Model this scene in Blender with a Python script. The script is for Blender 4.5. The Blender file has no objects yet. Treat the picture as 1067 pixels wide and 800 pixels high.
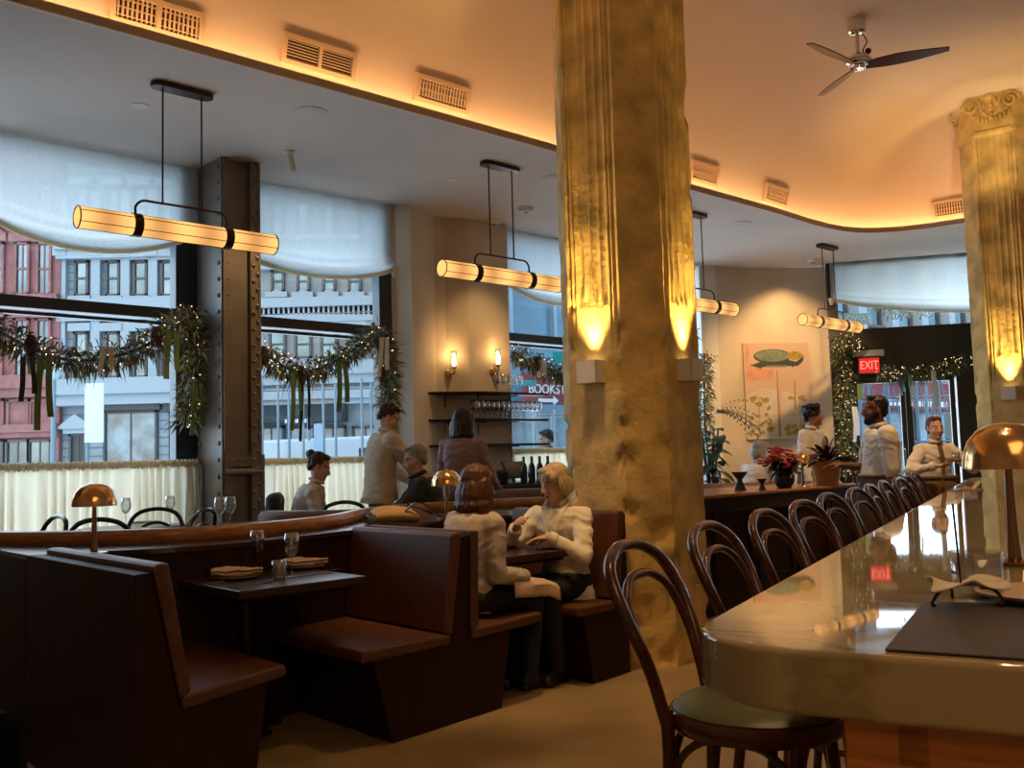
import bpy, bmesh, math, random
from math import sin, cos, pi, radians, sqrt, atan2
from mathutils import Vector, Matrix, Euler, noise
random.seed(7)
S = bpy.context.scene
COL = S.collection
V = Vector

# ------------------------------------------------------------------ camera model (real camera: eye 1.35 m above the floor)
F, PITCH, ROLL, EYE = 1000.0, math.atan(.078), .0275, 1.35
def ray(px, py):
    u, v = (px-533.5)/F, (400-py)/F
    xr = u*cos(ROLL)+v*sin(ROLL); yu = -u*sin(ROLL)+v*cos(ROLL)
    return V((xr, cos(PITCH)-yu*sin(PITCH), sin(PITCH)+yu*cos(PITCH)))
CAM = V((0, 0, EYE))
AX, AY = .738, .675                      # direction of window wall and booths (a axis); n axis points to the windows
ANG = atan2(AY, AX)
def an(a, n, z=0.): return V((a*AX-n*AY, a*AY+n*AX, z))
def toan(p): return (p.x*AX+p.y*AY, -p.x*AY+p.y*AX)
def pz(px, py, z): d = ray(px, py); return CAM+d*((z-EYE)/d.z)
def pd(px, py, Y): d = ray(px, py); return CAM+d*(Y/d.y)
def pn(px, py, n): d = ray(px, py); return CAM+d*(n/(-d.x*AY+d.y*AX))
def pa(px, py, a): d = ray(px, py); return CAM+d*(a/(d.x*AX+d.y*AY))

# ------------------------------------------------------------------ objects
def tag(o, label=None, cat=None, group=None, kind=None):
    if label: o['label'] = label
    if cat: o['category'] = cat
    if group: o['group'] = group
    if kind: o['kind'] = kind
    return o
def thing(name, label, cat, loc=(0, 0, 0), rz=0., group=None):
    o = bpy.data.objects.new(name, None); COL.objects.link(o)
    o.location = loc; o.rotation_euler = (0, 0, rz); o.empty_display_size = .1
    return tag(o, label, cat, group)
def kids(o): return [c for c in COL.objects if c.parent == o]
def copy_tree(o, parent=None):
    c = o.copy(); COL.objects.link(c)
    if parent: c.parent = parent
    for ch in kids(o): copy_tree(ch, c)
    return c
def place(o, loc, rz=0., label=None, group=None):
    o.location = loc; o.rotation_euler = (0, 0, rz)
    if label: o['label'] = label
    if group: o['group'] = group
    return o
def wmat(o):
    m = o.matrix_basis.copy()
    while o.parent: o = o.parent; m = o.matrix_basis @ m
    return m

def catmull(pts, k=6, closed=False):
    pts = [V(p) for p in pts]; n = len(pts); out = []
    rng = range(n) if closed else range(n-1)
    for i in rng:
        if closed: p0, p1, p2, p3 = pts[i-1], pts[i], pts[(i+1) % n], pts[(i+2) % n]
        else: p0, p1, p2, p3 = pts[max(i-1, 0)], pts[i], pts[i+1], pts[min(i+2, n-1)]
        for j in range(k):
            t = j/k
            out.append(.5*((2*p1)+(p2-p0)*t+(2*p0-5*p1+4*p2-p3)*t*t+(3*p1-p0-3*p2+p3)*t*t*t))
    if not closed: out.append(pts[-1])
    return out

class MB:
    def __init__(s): s.v = []; s.f = []; s.m = []; s.cur = 0
    def mat(s, i): s.cur = i; return s
    def add(s, vs, fs):
        b = len(s.v); s.v += [V(x) for x in vs]
        for f in fs: s.f.append([b+i for i in f]); s.m.append(s.cur)
        return s
    def box(s, c, size, rz=0., M=None):
        x, y, z = [h/2 for h in size]
        R = M if M is not None else Matrix.Rotation(rz, 3, 'Z')
        vs = [V(c)+R @ V((i*x, j*y, k*z)) for i in (-1, 1) for j in (-1, 1) for k in (-1, 1)]
        return s.add(vs, [(0, 1, 3, 2), (4, 6, 7, 5), (0, 4, 5, 1), (2, 3, 7, 6), (0, 2, 6, 4), (1, 5, 7, 3)])
    def prism(s, poly, z0, z1):
        n = len(poly)
        if sum(poly[i][0]*poly[(i+1) % n][1]-poly[(i+1) % n][0]*poly[i][1] for i in range(n)) < 0: poly = poly[::-1]
        vs = [(p[0], p[1], z0) for p in poly]+[(p[0], p[1], z1) for p in poly]
        fs = [tuple(reversed(range(n))), tuple(range(n, 2*n))]+[(i, (i+1) % n, n+(i+1) % n, n+i) for i in range(n)]
        return s.add(vs, fs)
    def extr(s, poly3, d):
        n = len(poly3); d = V(d)
        vs = [V(p) for p in poly3]+[V(p)+d for p in poly3]
        fs = [tuple(reversed(range(n))), tuple(range(n, 2*n))]+[(i, (i+1) % n, n+(i+1) % n, n+i) for i in range(n)]
        return s.add(vs, fs)
    def loft(s, rings, closed=False, cap=True):
        n = len(rings[0]); vs = [p for r in rings for p in r]; fs = []
        R = len(rings)
        for i in range(R if closed else R-1):
            a, b = i*n, ((i+1) % R)*n
            for j in range(n): fs.append((a+j, a+(j+1) % n, b+(j+1) % n, b+j))
        if cap and not closed: fs += [tuple(reversed(range(n))), tuple(range((R-1)*n, R*n))]
        return s.add(vs, fs)
    def tube(s, pts, r, n=8, closed=False, up=None):
        pts = [V(p) for p in pts]; N = len(pts); rings = []
        rs = r if isinstance(r, (list, tuple)) else [r]*N
        prev = None
        for i, p in enumerate(pts):
            if closed: t = pts[(i+1) % N]-pts[i-1]
            else: t = pts[min(i+1, N-1)]-pts[max(i-1, 0)]
            if t.length < 1e-9: t = V((0, 0, 1))
            t.normalize()
            if prev is None:
                q = V(up) if up else (V((0, 0, 1)) if abs(t.z) < .9 else V((1, 0, 0)))
            else: q = prev
            q = q-t*q.dot(t)
            if q.length < 1e-6: q = t.orthogonal()
            q.normalize(); prev = q; w = t.cross(q)
            rings.append([p+(q*cos(2*pi*k/n)+w*sin(2*pi*k/n))*rs[i] for k in range(n)])
        return s.loft(rings, closed)
    def bar(s, p0, p1, r, n=8): return s.tube([p0, p1], r, n)
    def strip(s, pts, w, t, side):
        """ribbon of width w along vector `side`, thickness t"""
        rings = []; pts = [V(p) for p in pts]
        for i, p in enumerate(pts):
            d = (pts[min(i+1, len(pts)-1)]-pts[max(i-1, 0)]).normalized(); sd = V(side).normalized(); nn = d.cross(sd).normalized()
            rings.append([p-sd*w/2-nn*t/2, p+sd*w/2-nn*t/2, p+sd*w/2+nn*t/2, p-sd*w/2+nn*t/2])
        return s.loft(rings)
    def lathe(s, prof, c=(0, 0, 0), n=20, M=None):
        c = V(c); R = M if M is not None else Matrix.Identity(3); rings = []
        for (r, z) in prof: rings.append([c+R @ V((max(r, 1e-4)*cos(2*pi*k/n), max(r, 1e-4)*sin(2*pi*k/n), z)) for k in range(n)])
        return s.loft(rings)
    def ell(s, c, r, M=None, n=12, m=8):
        c = V(c); R = M if M is not None else Matrix.Identity(3)
        if not isinstance(r, (list, tuple)): r = (r, r, r)
        rings = []
        for i in range(m+1):
            th = pi*i/m; q = max(sin(th), 1e-3)
            rings.append([c+R @ V((r[0]*q*cos(2*pi*k/n), r[1]*q*sin(2*pi*k/n), -r[2]*cos(th))) for k in range(n)])
        return s.loft(rings)
    def caps(s, p0, p1, r0, r1=None, n=12):
        p0, p1 = V(p0), V(p1); r1 = r0 if r1 is None else r1
        d = p1-p0; L = d.length
        if L < 1e-6: return s.ell(p0, max(r0, r1))
        d.normalize(); q = d.orthogonal().normalized(); w = d.cross(q); rings = []
        def ring(c, r): rings.append([c+(q*cos(2*pi*k/n)+w*sin(2*pi*k/n))*r for k in range(n)])
        for i in range(5):
            th = pi/2*(1-i/4); ring(p0-d*r0*sin(th), max(r0*cos(th), 1e-4))
        for i in range(5):
            th = pi/2*i/4; ring(p1+d*r1*sin(th), max(r1*cos(th), 1e-4))
        return s.loft(rings)
    def quad(s, a, b, c, d): return s.add([a, b, c, d], [(0, 1, 2, 3)])
    def sheet(s, fn, nu, nv):
        vs = [fn(i/nu, j/nv) for j in range(nv+1) for i in range(nu+1)]
        fs = [(j*(nu+1)+i, j*(nu+1)+i+1, (j+1)*(nu+1)+i+1, (j+1)*(nu+1)+i) for j in range(nv) for i in range(nu)]
        return s.add(vs, fs)
    def mesh(s, name, mats, smooth=False, T=None):
        me = bpy.data.meshes.new(name)
        vs = [T @ x for x in s.v] if T is not None else s.v
        me.from_pydata([tuple(x) for x in vs], [], s.f)
        for m in (mats if isinstance(mats, (list, tuple)) else [mats]): me.materials.append(m)
        if any(s.m):
            me.polygons.foreach_set('material_index', s.m)
        if smooth: me.polygons.foreach_set('use_smooth', [True]*len(me.polygons))
        me.update()
        return me
    def build(s, name, mats, parent=None, smooth=False, world=False, bevel=0., solid=0., autos=True, bs=2, recentre=True):
        """parent's local coordinates by default; world=True: vertices are in world space."""
        T = None; loc = V((0, 0, 0))
        if parent is not None and world: T = wmat(parent).inverted()
        if parent is None and recentre and s.v:
            xs = [p.x for p in s.v]; ys = [p.y for p in s.v]; zs = [p.z for p in s.v]
            loc = V(((min(xs)+max(xs))/2, (min(ys)+max(ys))/2, min(zs))); T = Matrix.Translation(-loc)
        me = s.mesh(name, mats, smooth, T)
        o = bpy.data.objects.new(name, me); COL.objects.link(o); o.location = loc
        if parent is not None: o.parent = parent
        bm = bmesh.new(); bm.from_mesh(me); bmesh.ops.recalc_face_normals(bm, faces=bm.faces); bm.to_mesh(me); bm.free()
        if smooth and autos:
            bm = bmesh.new(); bm.from_mesh(me)
            for e in bm.edges:
                if len(e.link_faces) == 2 and e.calc_face_angle(0) > radians(42): e.smooth = False
            bm.to_mesh(me); bm.free()
        if solid:
            md = o.modifiers.new('Solidify', 'SOLIDIFY'); md.thickness = solid; md.offset = 0
        if bevel:
            md = o.modifiers.new('Bevel', 'BEVEL'); md.width = bevel; md.segments = bs; md.limit_method = 'ANGLE'; md.angle_limit = radians(35)
            md.harden_normals = False
            me.polygons.foreach_set('use_smooth', [True]*len(me.polygons))
            for e in me.edges: pass
            wn = o.modifiers.new('WN', 'WEIGHTED_NORMAL'); wn.keep_sharp = True
        return o

def struct(o): o['kind'] = 'structure'; return o

def remeshed(mb, voxel, smooth=2, post=None):
    """fuse the primitives of mb into one continuous surface; returns a mesh"""
    me = mb.mesh('tmp', [])
    o = bpy.data.objects.new('tmp', me); COL.objects.link(o)
    r = o.modifiers.new('r', 'REMESH'); r.mode = 'VOXEL'; r.voxel_size = voxel; r.use_smooth_shade = True
    if smooth:
        q = o.modifiers.new('s', 'SMOOTH'); q.factor = .5; q.iterations = smooth
    dg = bpy.context.evaluated_depsgraph_get(); dg.update()
    out = bpy.data.meshes.new_from_object(o.evaluated_get(dg))
    bpy.data.objects.remove(o); bpy.data.meshes.remove(me)
    if post:
        nrm = [v.normal.copy() for v in out.vertices]
        for v, nn in zip(out.vertices, nrm): v.co = post(v.co, nn)
        out.update()
    out.polygons.foreach_set('use_smooth', [True]*len(out.polygons))
    return out
def meshobj(name, me, mats, parent, T=None):
    if T is not None: me.transform(T)
    me.name = name
    me.materials.clear()
    for m in (mats if isinstance(mats, (list, tuple)) else [mats]): me.materials.append(m)
    o = bpy.data.objects.new(name, me); COL.objects.link(o)
    if parent is not None: o.parent = parent
    return o

# ------------------------------------------------------------------ materials
def mat(name, col, rough=.5, metal=0., var=0., vscale=8., bump=0., bscale=60., stretch=None, spec=None, coat=0., sheen=0., col2=None, detail=4.):
    m = bpy.data.materials.new(name); m.use_nodes = True
    nt = m.node_tree; b = nt.nodes['Principled BSDF']
    b.inputs['Base Color'].default_value = (*col, 1); b.inputs['Roughness'].default_value = rough; b.inputs['Metallic'].default_value = metal
    if spec is not None: b.inputs['Specular IOR Level'].default_value = spec
    if coat: b.inputs['Coat Weight'].default_value = coat; b.inputs['Coat Roughness'].default_value = .08
    if sheen: b.inputs['Sheen Weight'].default_value = sheen
    tc = nt.nodes.new('ShaderNodeTexCoord'); mp = nt.nodes.new('ShaderNodeMapping')
    nt.links.new(tc.outputs['Object'], mp.inputs['Vector'])
    if stretch: mp.inputs['Scale'].default_value = stretch
    if var or col2:
        nz = nt.nodes.new('ShaderNodeTexNoise'); nz.inputs['Scale'].default_value = vscale; nz.inputs['Detail'].default_value = detail
        nt.links.new(mp.outputs['Vector'], nz.inputs['Vector'])
        cr = nt.nodes.new('ShaderNodeValToRGB')
        c2 = col2 or tuple(c*(1-var) for c in col); c1 = tuple(min(c*(1+var*.5), 1) for c in col)
        cr.color_ramp.elements[0].position = .32; cr.color_ramp.elements[1].position = .68
        cr.color_ramp.elements[0].color = (*c2, 1); cr.color_ramp.elements[1].color = (*c1, 1)
        nt.links.new(nz.outputs['Fac'], cr.inputs['Fac']); nt.links.new(cr.outputs['Color'], b.inputs['Base Color'])
    if bump:
        nb = nt.nodes.new('ShaderNodeTexNoise'); nb.inputs['Scale'].default_value = bscale; nb.inputs['Detail'].default_value = 5
        nt.links.new(mp.outputs['Vector'], nb.inputs['Vector'])
        bp = nt.nodes.new('ShaderNodeBump'); bp.inputs['Strength'].default_value = bump; bp.inputs['Distance'].default_value = .01
        nt.links.new(nb.outputs['Fac'], bp.inputs['Height']); nt.links.new(bp.outputs['Normal'], b.inputs['Normal'])
    return m
def emis(name, col, strength):
    m = bpy.data.materials.new(name); m.use_nodes = True; nt = m.node_tree
    nt.nodes.remove(nt.nodes['Principled BSDF'])
    e = nt.nodes.new('ShaderNodeEmission'); e.inputs['Color'].default_value = (*col, 1); e.inputs['Strength'].default_value = strength
    nt.links.new(e.outputs['Emission'], nt.nodes['Material Output'].inputs['Surface'])
    return m
def thin_glass(name, tint=(.97, .99, .99), base=.05, edge=.6, power=3.):
    m = bpy.data.materials.new(name); m.use_nodes = True; nt = m.node_tree
    nt.nodes.remove(nt.nodes['Principled BSDF'])
    t = nt.nodes.new('ShaderNodeBsdfTransparent'); t.inputs['Color'].default_value = (*tint, 1)
    g = nt.nodes.new('ShaderNodeBsdfGlossy'); g.inputs['Roughness'].default_value = .02
    lw = nt.nodes.new('ShaderNodeLayerWeight'); lw.inputs['Blend'].default_value = .5
    pw = nt.nodes.new('ShaderNodeMath'); pw.operation = 'POWER'; pw.inputs[1].default_value = power
    ml = nt.nodes.new('ShaderNodeMath'); ml.operation = 'MULTIPLY_ADD'; ml.inputs[1].default_value = edge; ml.inputs[2].default_value = base
    mx = nt.nodes.new('ShaderNodeMixShader')
    nt.links.new(lw.outputs['Facing'], pw.inputs[0]); nt.links.new(pw.outputs[0], ml.inputs[0]); nt.links.new(ml.outputs[0], mx.inputs['Fac'])
    nt.links.new(t.outputs[0], mx.inputs[1]); nt.links.new(g.outputs[0], mx.inputs[2])
    nt.links.new(mx.outputs[0], nt.nodes['Material Output'].inputs['Surface'])
    return m
def cloth(name, col, trans=.5, clear=.0, weave=0.):
    m = bpy.data.materials.new(name); m.use_nodes = True; nt = m.node_tree
    nt.nodes.remove(nt.nodes['Principled BSDF'])
    d = nt.nodes.new('ShaderNodeBsdfDiffuse'); d.inputs['Color'].default_value = (*col, 1)
    t = nt.nodes.new('ShaderNodeBsdfTranslucent'); t.inputs['Color'].default_value = (*col, 1)
    mx = nt.nodes.new('ShaderNodeMixShader'); mx.inputs['Fac'].default_value = trans
    nt.links.new(d.outputs[0], mx.inputs[1]); nt.links.new(t.outputs[0], mx.inputs[2]); out = mx
    tr = nt.nodes.new('ShaderNodeBsdfTransparent'); m2 = nt.nodes.new('ShaderNodeMixShader'); m2.inputs['Fac'].default_value = clear
    tc = nt.nodes.new('ShaderNodeTexCoord'); nz = nt.nodes.new('ShaderNodeTexNoise'); nz.inputs['Scale'].default_value = 60; nz.inputs['Detail'].default_value = 3
    nt.links.new(tc.outputs['Object'], nz.inputs['Vector'])
    ma = nt.nodes.new('ShaderNodeMath'); ma.operation = 'MULTIPLY'; ma.inputs[1].default_value = 2*clear
    nt.links.new(nz.outputs['Fac'], ma.inputs[0]); nt.links.new(ma.outputs[0], m2.inputs['Fac'])
    nt.links.new(mx.outputs[0], m2.inputs[1]); nt.links.new(tr.outputs[0], m2.inputs[2])
    nt.links.new(m2.outputs[0], nt.nodes['Material Output'].inputs['Surface'])
    return m

M = {}
M['soffit'] = mat('soffit_plaster', (.64, .57, .52), .85, var=.08, vscale=.8, bump=.08, bscale=12)
M['vault'] = mat('vault_plaster', (.76, .61, .49), .85, var=.06, vscale=.7, bump=.06, bscale=10)
M['wallp'] = mat('limewash_wall', (.62, .52, .38), .9, var=.16, vscale=1.6, bump=.12, bscale=14)
M['white'] = mat('white_plaster', (.72, .68, .60), .8, var=.05, vscale=3)
M['colp'] = mat('column_plaster', (.66, .46, .16), .75, var=.38, vscale=5, bump=.6, bscale=30, detail=8)
M['floor'] = mat('floor_concrete', (.32, .23, .12), .38, var=.3, vscale=1.8, bump=.03, bscale=30)
M['steel'] = mat('painted_steel', (.17, .135, .105), .42, var=.15, vscale=5, bump=.08, bscale=40)
M['frame'] = mat('window_frame_paint', (.008, .022, .042), .35)
M['darkframe'] = mat('door_frame_paint', (.010, .008, .008), .4)
M['wood'] = mat('dark_walnut', (.026, .008, .005), .55, spec=.2, var=.4, vscale=6, stretch=(8, 8, .6), bump=.05, bscale=30)
M['ledge'] = mat('polished_ledge_wood', (.05, .022, .016), .22, var=.3, vscale=8, stretch=(1, 8, 8))
M['cap'] = mat('cap_rail_wood', (.40, .175, .060), .24, var=.3, vscale=10, stretch=(1, 1, 6))
M['leather'] = mat('brown_leather', (.105, .036, .013), .45, var=.25, vscale=7, bump=.12, bscale=160)
M['leather2'] = mat('brown_leather_banquette', (.19, .10, .06), .4, var=.2, vscale=7, bump=.1, bscale=160)
M['tabletop'] = mat('dark_tabletop', (.045, .022, .015), .28, var=.3, vscale=10, stretch=(1, 8, 1))
M['chair'] = mat('bentwood_mahogany', (.070, .018, .007), .22, var=.35, vscale=12, coat=.4)
M['chairblack'] = mat('bentwood_black', (.008, .008, .010), .25, coat=.3)
M['green'] = mat('green_leather', (.062, .078, .020), .40, var=.25, vscale=9, bump=.1, bscale=90)
M['barwood'] = mat('bar_oak', (.44, .16, .042), .35, var=.4, vscale=5, stretch=(1, 1, 14), bump=.04, bscale=20)
M['bardark'] = mat('bar_recess', (.02, .012, .008), .5)
M['brass'] = mat('polished_brass', (.80, .50, .22), .16, 1., var=.05)
M['bronze'] = mat('lamp_bronze', (.33, .19, .10), .22, 1.)
M['chrome'] = mat('chrome', (.75, .73, .70), .15, 1.)
M['bracket'] = mat('dark_bronze_metal', (.055, .028, .018), .35, .7)
M['black'] = mat('black_metal', (.008, .008, .008), .4)
M['ventw'] = mat('vent_frame_paint', (.66, .48, .32), .6)
M['ventd'] = mat('vent_shadow_box', (.03, .028, .035), .7)
M['fanblade'] = mat('fan_blade_wood', (.10, .035, .018), .35, var=.3, vscale=8, stretch=(1, 10, 1))
M['glass'] = thin_glass('clear_glassware', base=.13, edge=.9, power=1.3)
M['pane'] = thin_glass('window_pane', (.93, .97, .98), base=.04, edge=.5, power=4)
M['water'] = thin_glass('water', (.92, .95, .95), base=.1, edge=.4)
M['porcelain'] = mat('stoneware_plate', (.55, .42, .32), .3)
M['napkin'] = mat('linen_napkin', (.62, .47, .34), .9, bump=.2, bscale=200)
M['paper'] = mat('white_paper', (.72, .66, .56), .8)
M['slate'] = mat('slate_mat', (.045, .040, .036), .55, var=.3, vscale=6, bump=.1, bscale=80)
M['drink'] = mat('dark_drink', (.035, .010, .006), .1)
M['shade'] = cloth('window_shade_cloth', (.74, .76, .74), .66, .16)
M['shadehem'] = cloth('shade_hem_cloth', (.80, .72, .55), .35, .0)
M['curtain'] = cloth('cafe_curtain_linen', (.72, .65, .50), .45, .0)
M['ribbon_green'] = mat('green_velvet_ribbon', (.12, .20, .05), .6)
M['ribbon_black'] = mat('dark_ribbon', (.02, .02, .02), .6)
M['ribbon_white'] = mat('cream_ribbon', (.75, .70, .58), .6)
M['pine'] = mat('pine_cone_scales', (.10, .045, .025), .7, var=.5, vscale=40)
M['leaf'] = mat('fir_needles', (.080, .092, .030), .6, var=.5, vscale=20)
M['leaf2'] = mat('cedar_sprigs', (.17, .18, .05), .6, var=.4, vscale=20)
M['leafdry'] = mat('dried_grass', (.35, .22, .10), .7, var=.3, vscale=20)
M['bigleaf'] = mat('fig_leaves', (.025, .06, .02), .35, var=.3, vscale=6)
M['redleaf'] = mat('burgundy_leaves', (.055, .015, .018), .45, var=.4, vscale=12)
M['redflower'] = mat('red_petals', (.35, .03, .04), .6, var=.4, vscale=30)
M['pinkflower'] = mat('pink_petals', (.55, .22, .20), .6, var=.4, vscale=30)
M['pot'] = mat('ochre_clay_pot', (.42, .20, .05), .45, var=.2, vscale=4)
M['fairy'] = emis('fairy_light_glow', (1, .74, .42), 2.6)
M['bulb'] = emis('sconce_bulb_glow', (1, .62, .25), 8.)
M['led'] = emis('cove_led', (1, .54, .22), 13.)
M['spotglow'] = emis('downlight_glow', (1, .75, .45), 4.)
# ================================================================== room shell
ZS = 4.10      # lower soffit
ZV = 5.40      # upper ceiling
NW = 8.33      # window plane
struct(MB().quad(V((-12, -12, 0)), V((26, -12, 0)), V((26, 26, 0)), V((-12, 26, 0))).build('floor_street_level', mat('asphalt', (.16, .17, .18), .8, var=.2), recentre=False)).location.z = -.22
fl = [an(-3, -3.2), an(15.6, -3.2), an(15.6, 2.9), an(14.06, 5.9), an(13.25, 7.5), an(11.9, 8.6), an(-3, 8.6)]
struct(MB().prism([(p.x, p.y) for p in fl], -.2, 0).build('floor', M['floor'], recentre=False))
# raised dining platform behind the booths
pf = [an(-3, 5.3), an(1.5, 5.3), an(6.0, 5.3), an(6.3, 5.0), an(9.4, 5.2), an(11.2, 6.6), an(11.6, 8.35), an(-3, 8.45)]
struct(MB().prism([(p.x, p.y) for p in pf], .004, .17).build('floor_platform', M['tabletop'], recentre=False))

# --- soffit outline (curving recess) -------------------------------------------------
edge_an = [(-3.2, 5.93), (-1, 5.93), (1.8, 5.93), (4, 5.93), (6, 5.93), (8, 5.95), (9.6, 5.95), (10.6, 5.98), (11.3, 5.9), (11.75, 5.55), (11.98, 4.95), (12.1, 4.0), (12.1, 2.5), (11.9, 0), (11.6, -3.3)]
edge = catmull([an(a, n) for a, n in edge_an], 7)
outer = [an(15.7, -3.3), an(15.7, 2.9), an(14.2, 5.95), an(13.35, 7.6), an(11.95, 8.62), an(-3.2, 8.62)]
from mathutils.geometry import tessellate_polygon
ring_ = edge+outer; nr_ = len(ring_); sm = MB()
tris = tessellate_polygon([[V((p.x, p.y, 0)) for p in ring_]])
sm.add([V((p.x, p.y, ZS)) for p in ring_]+[V((p.x, p.y, ZS+.05)) for p in ring_], [tuple(t) for t in tris]+[tuple(i+nr_ for i in t[::-1]) for t in tris]+[(i, (i+1) % nr_, nr_+(i+1) % nr_, nr_+i) for i in range(nr_)])
struct(sm.build('ceiling_soffit', M['soffit'], recentre=False))
# inward normals of the outline (towards the recess)
def nrm_at(i):
    t = (edge[min(i+1, len(edge)-1)]-edge[max(i-1, 0)]).normalized()
    return V((t.y, -t.x, 0))
NRM = [nrm_at(i) for i in range(len(edge))]
NRM_ = NRM
for _ in range(3): NRM_ = [(NRM_[max(i-1, 0)]+NRM_[i]+NRM_[min(i+1, len(edge)-1)]).normalized() for i in range(len(edge))]
NRM = NRM_
for _ in range(60): NRM_ = [(NRM_[max(i-1, 0)]+NRM_[i]+NRM_[min(i+1, len(edge)-1)]).normalized() for i in range(len(edge))]
# lip of the light trough
lip = MB(); k = len(edge)
for i in range(k):
    pass
lip.loft([[edge[i]+V((0, 0, ZS-.006)), edge[i]+NRM[i]*-.03+V((0, 0, ZS-.006)), edge[i]-NRM[i]*.03+V((0, 0, ZS+.06)), edge[i]+V((0, 0, ZS+.06))] for i in range(k)])
struct(lip.build('trim_1', M['vault'], recentre=False))
# vault: rises from a wall set back behind the lip and sweeps up into the flat ceiling
def vprof(t):      # t 0..1 -> (offset from edge towards recess, z)
    th = t*pi/2
    return (-.20+1.50*(1-cos(th)), ZS+.05+(ZV-ZS-.05)*sin(th))
vb = MB()
vb.sheet(lambda u, v: edge[round(u*(k-1))]+(NRM[round(u*(k-1))]*(1-v)+NRM_[round(u*(k-1))]*v).normalized()*vprof(v)[0]+V((0, 0, vprof(v)[1])), k-1, 14)
o = struct(vb.build('ceiling_vault', M['vault'], smooth=True, recentre=False, autos=False))
struct(MB().prism([(p.x, p.y) for p in [an(-3.2, -3.3), an(11, -3.3), an(11.3, 4.6), an(9.8, 5.2), an(-3.2, 5.2)]], ZV-.003, ZV+.1).build('ceiling', M['vault'], recentre=False))
struct(MB().prism([(p.x, p.y) for p in [an(-3.2, -3.3), an(15.7, -3.3), an(15.7, 8.6), an(-3.2, 8.6)]], ZV+.12, ZV+.2).build('ceiling_roof', M['white'], recentre=False))
led = MB()
for i in range(k-1):
    a0 = edge[i]-NRM[i]*.14; a1 = edge[i]-NRM[i]*.07; b0 = edge[i+1]-NRM[i+1]*.14; b1 = edge[i+1]-NRM[i+1]*.07
    z = V((0, 0, ZS+.056)); led.quad(a0+z, a1+z, b1+z, b0+z)
o = led.build('cove_light_strip', M['led'], recentre=False)
tag(o, 'warm light strip hidden in the curved ceiling trough', 'light strip')

# --- plain walls out of frame -----------------------------------------------------------
def wall(name, p0, p1, z0, z1, th, m):
    d = (p1-p0).normalized(); q = V((d.y, -d.x, 0))*th
    return struct(MB().prism([(p.x, p.y) for p in (p0, p1, p1+q, p0+q)], z0, z1).build(name, m, recentre=False))
wall('wall_back', an(-3, -3), an(15.6, -3), -.2, ZV+.1, .2, M['wallp'])
wall('wall_left', an(-3, 8.6), an(-3, -3), -.2, ZV+.1, .2, M['wallp'])
wall('wall_right', an(15.6, -3), an(15.6, 2.9), -.2, ZV+.1, .2, M['wallp'])

# --- windows along the street -----------------------------------------------------------------
ZT = pn(100, 321, 8.4).z          # transom centre
def window(name, a0, a1, n, z0=.17, z1=ZS, post=.16, left=True, right=True, zt=ZT):
    fr = MB()
    def b(x0, x1, z_0, z_1, d=.14):
        c = an((x0+x1)/2, n, (z_0+z_1)/2); fr.box(c, (x1-x0, d, z_1-z_0), ANG)
    b(a0, a1, zt-.05, zt+.05); b(a0, a1, z0, z0+.12); b(a0, a1, z1-.1, z1)
    if left: b(a0, a0+post, z0, z1)
    if right: b(a1-post, a1, z0, z1)
    b(a0, a1, zt-.10, zt-.07, .05)
    o = struct(fr.build(name, M['frame'], recentre=False, bevel=.008))
    g = MB().box(an((a0+a1)/2, n+.02, (z0+z1)/2), (a1-a0-.02, .012, z1-z0-.02), ANG)
    p = g.build('pane', M['pane'], o); p['kind'] = 'structure'
    return o
window('window_1', .85, 3.80, 8.42, post=.24)
wall('wall_daylight_block', an(-3, 8.35), an(.88, 8.35), -.2, ZS, -.25, M['wallp'])  # unseen solid stretch, put in to keep daylight off the booth panel
window('window_2', 4.10, 5.93, 8.42)
window('window_3', 7.45, 11.30, 8.45, zt=pn(560, 354, 8.45).z)
# pier with shelves between windows 2 and 3, faceted
pier = [(5.93, 8.60), (5.93, 8.36), (6.07, 8.20), (6.55, 8.40), (6.70, 8.40), (6.93, 8.27), (7.48, 8.20), (7.48, 8.60)]
struct(MB().prism([tuple(an(a, n)[:2]) for a, n in pier], -.2, ZS).build('wall_pier', M['wallp'], recentre=False))
struct(MB().prism([tuple(an(a, n)[:2]) for a, n in [(5.925, 8.37), (6.07, 8.19), (6.085, 8.205), (5.94, 8.385)]], .17, ZS).build('trim_2', M['white'], recentre=False))
# wall with the painting, gently curved, and white reveal beside window 3
q0 = pz(729, 276, ZS); q1 = pz(745, 277, ZS); q2 = pz(775, 278.5, ZS); q3 = pz(805, 279, ZS); q4 = pz(835, 279, ZS); q5 = pz(867, 278, ZS)
cur = catmull([q1, q2, q3, q4, q5], 5)
wp = MB(); pts = [(p.x, p.y) for p in cur]+[(p.x+.12, p.y+.35) for p in reversed(cur)]
struct(wp.prism(pts, -.2, ZS).build('wall_painting', M['wallp'], smooth=True, recentre=False))
struct(MB().prism([(q0.x, q0.y+.05), (q1.x, q1.y-.002), (q1.x+.02, q1.y+.3), (q0.x, q0.y+.4)], -.2, ZS).build('wall_reveal', M['white'], recentre=False))

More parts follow.
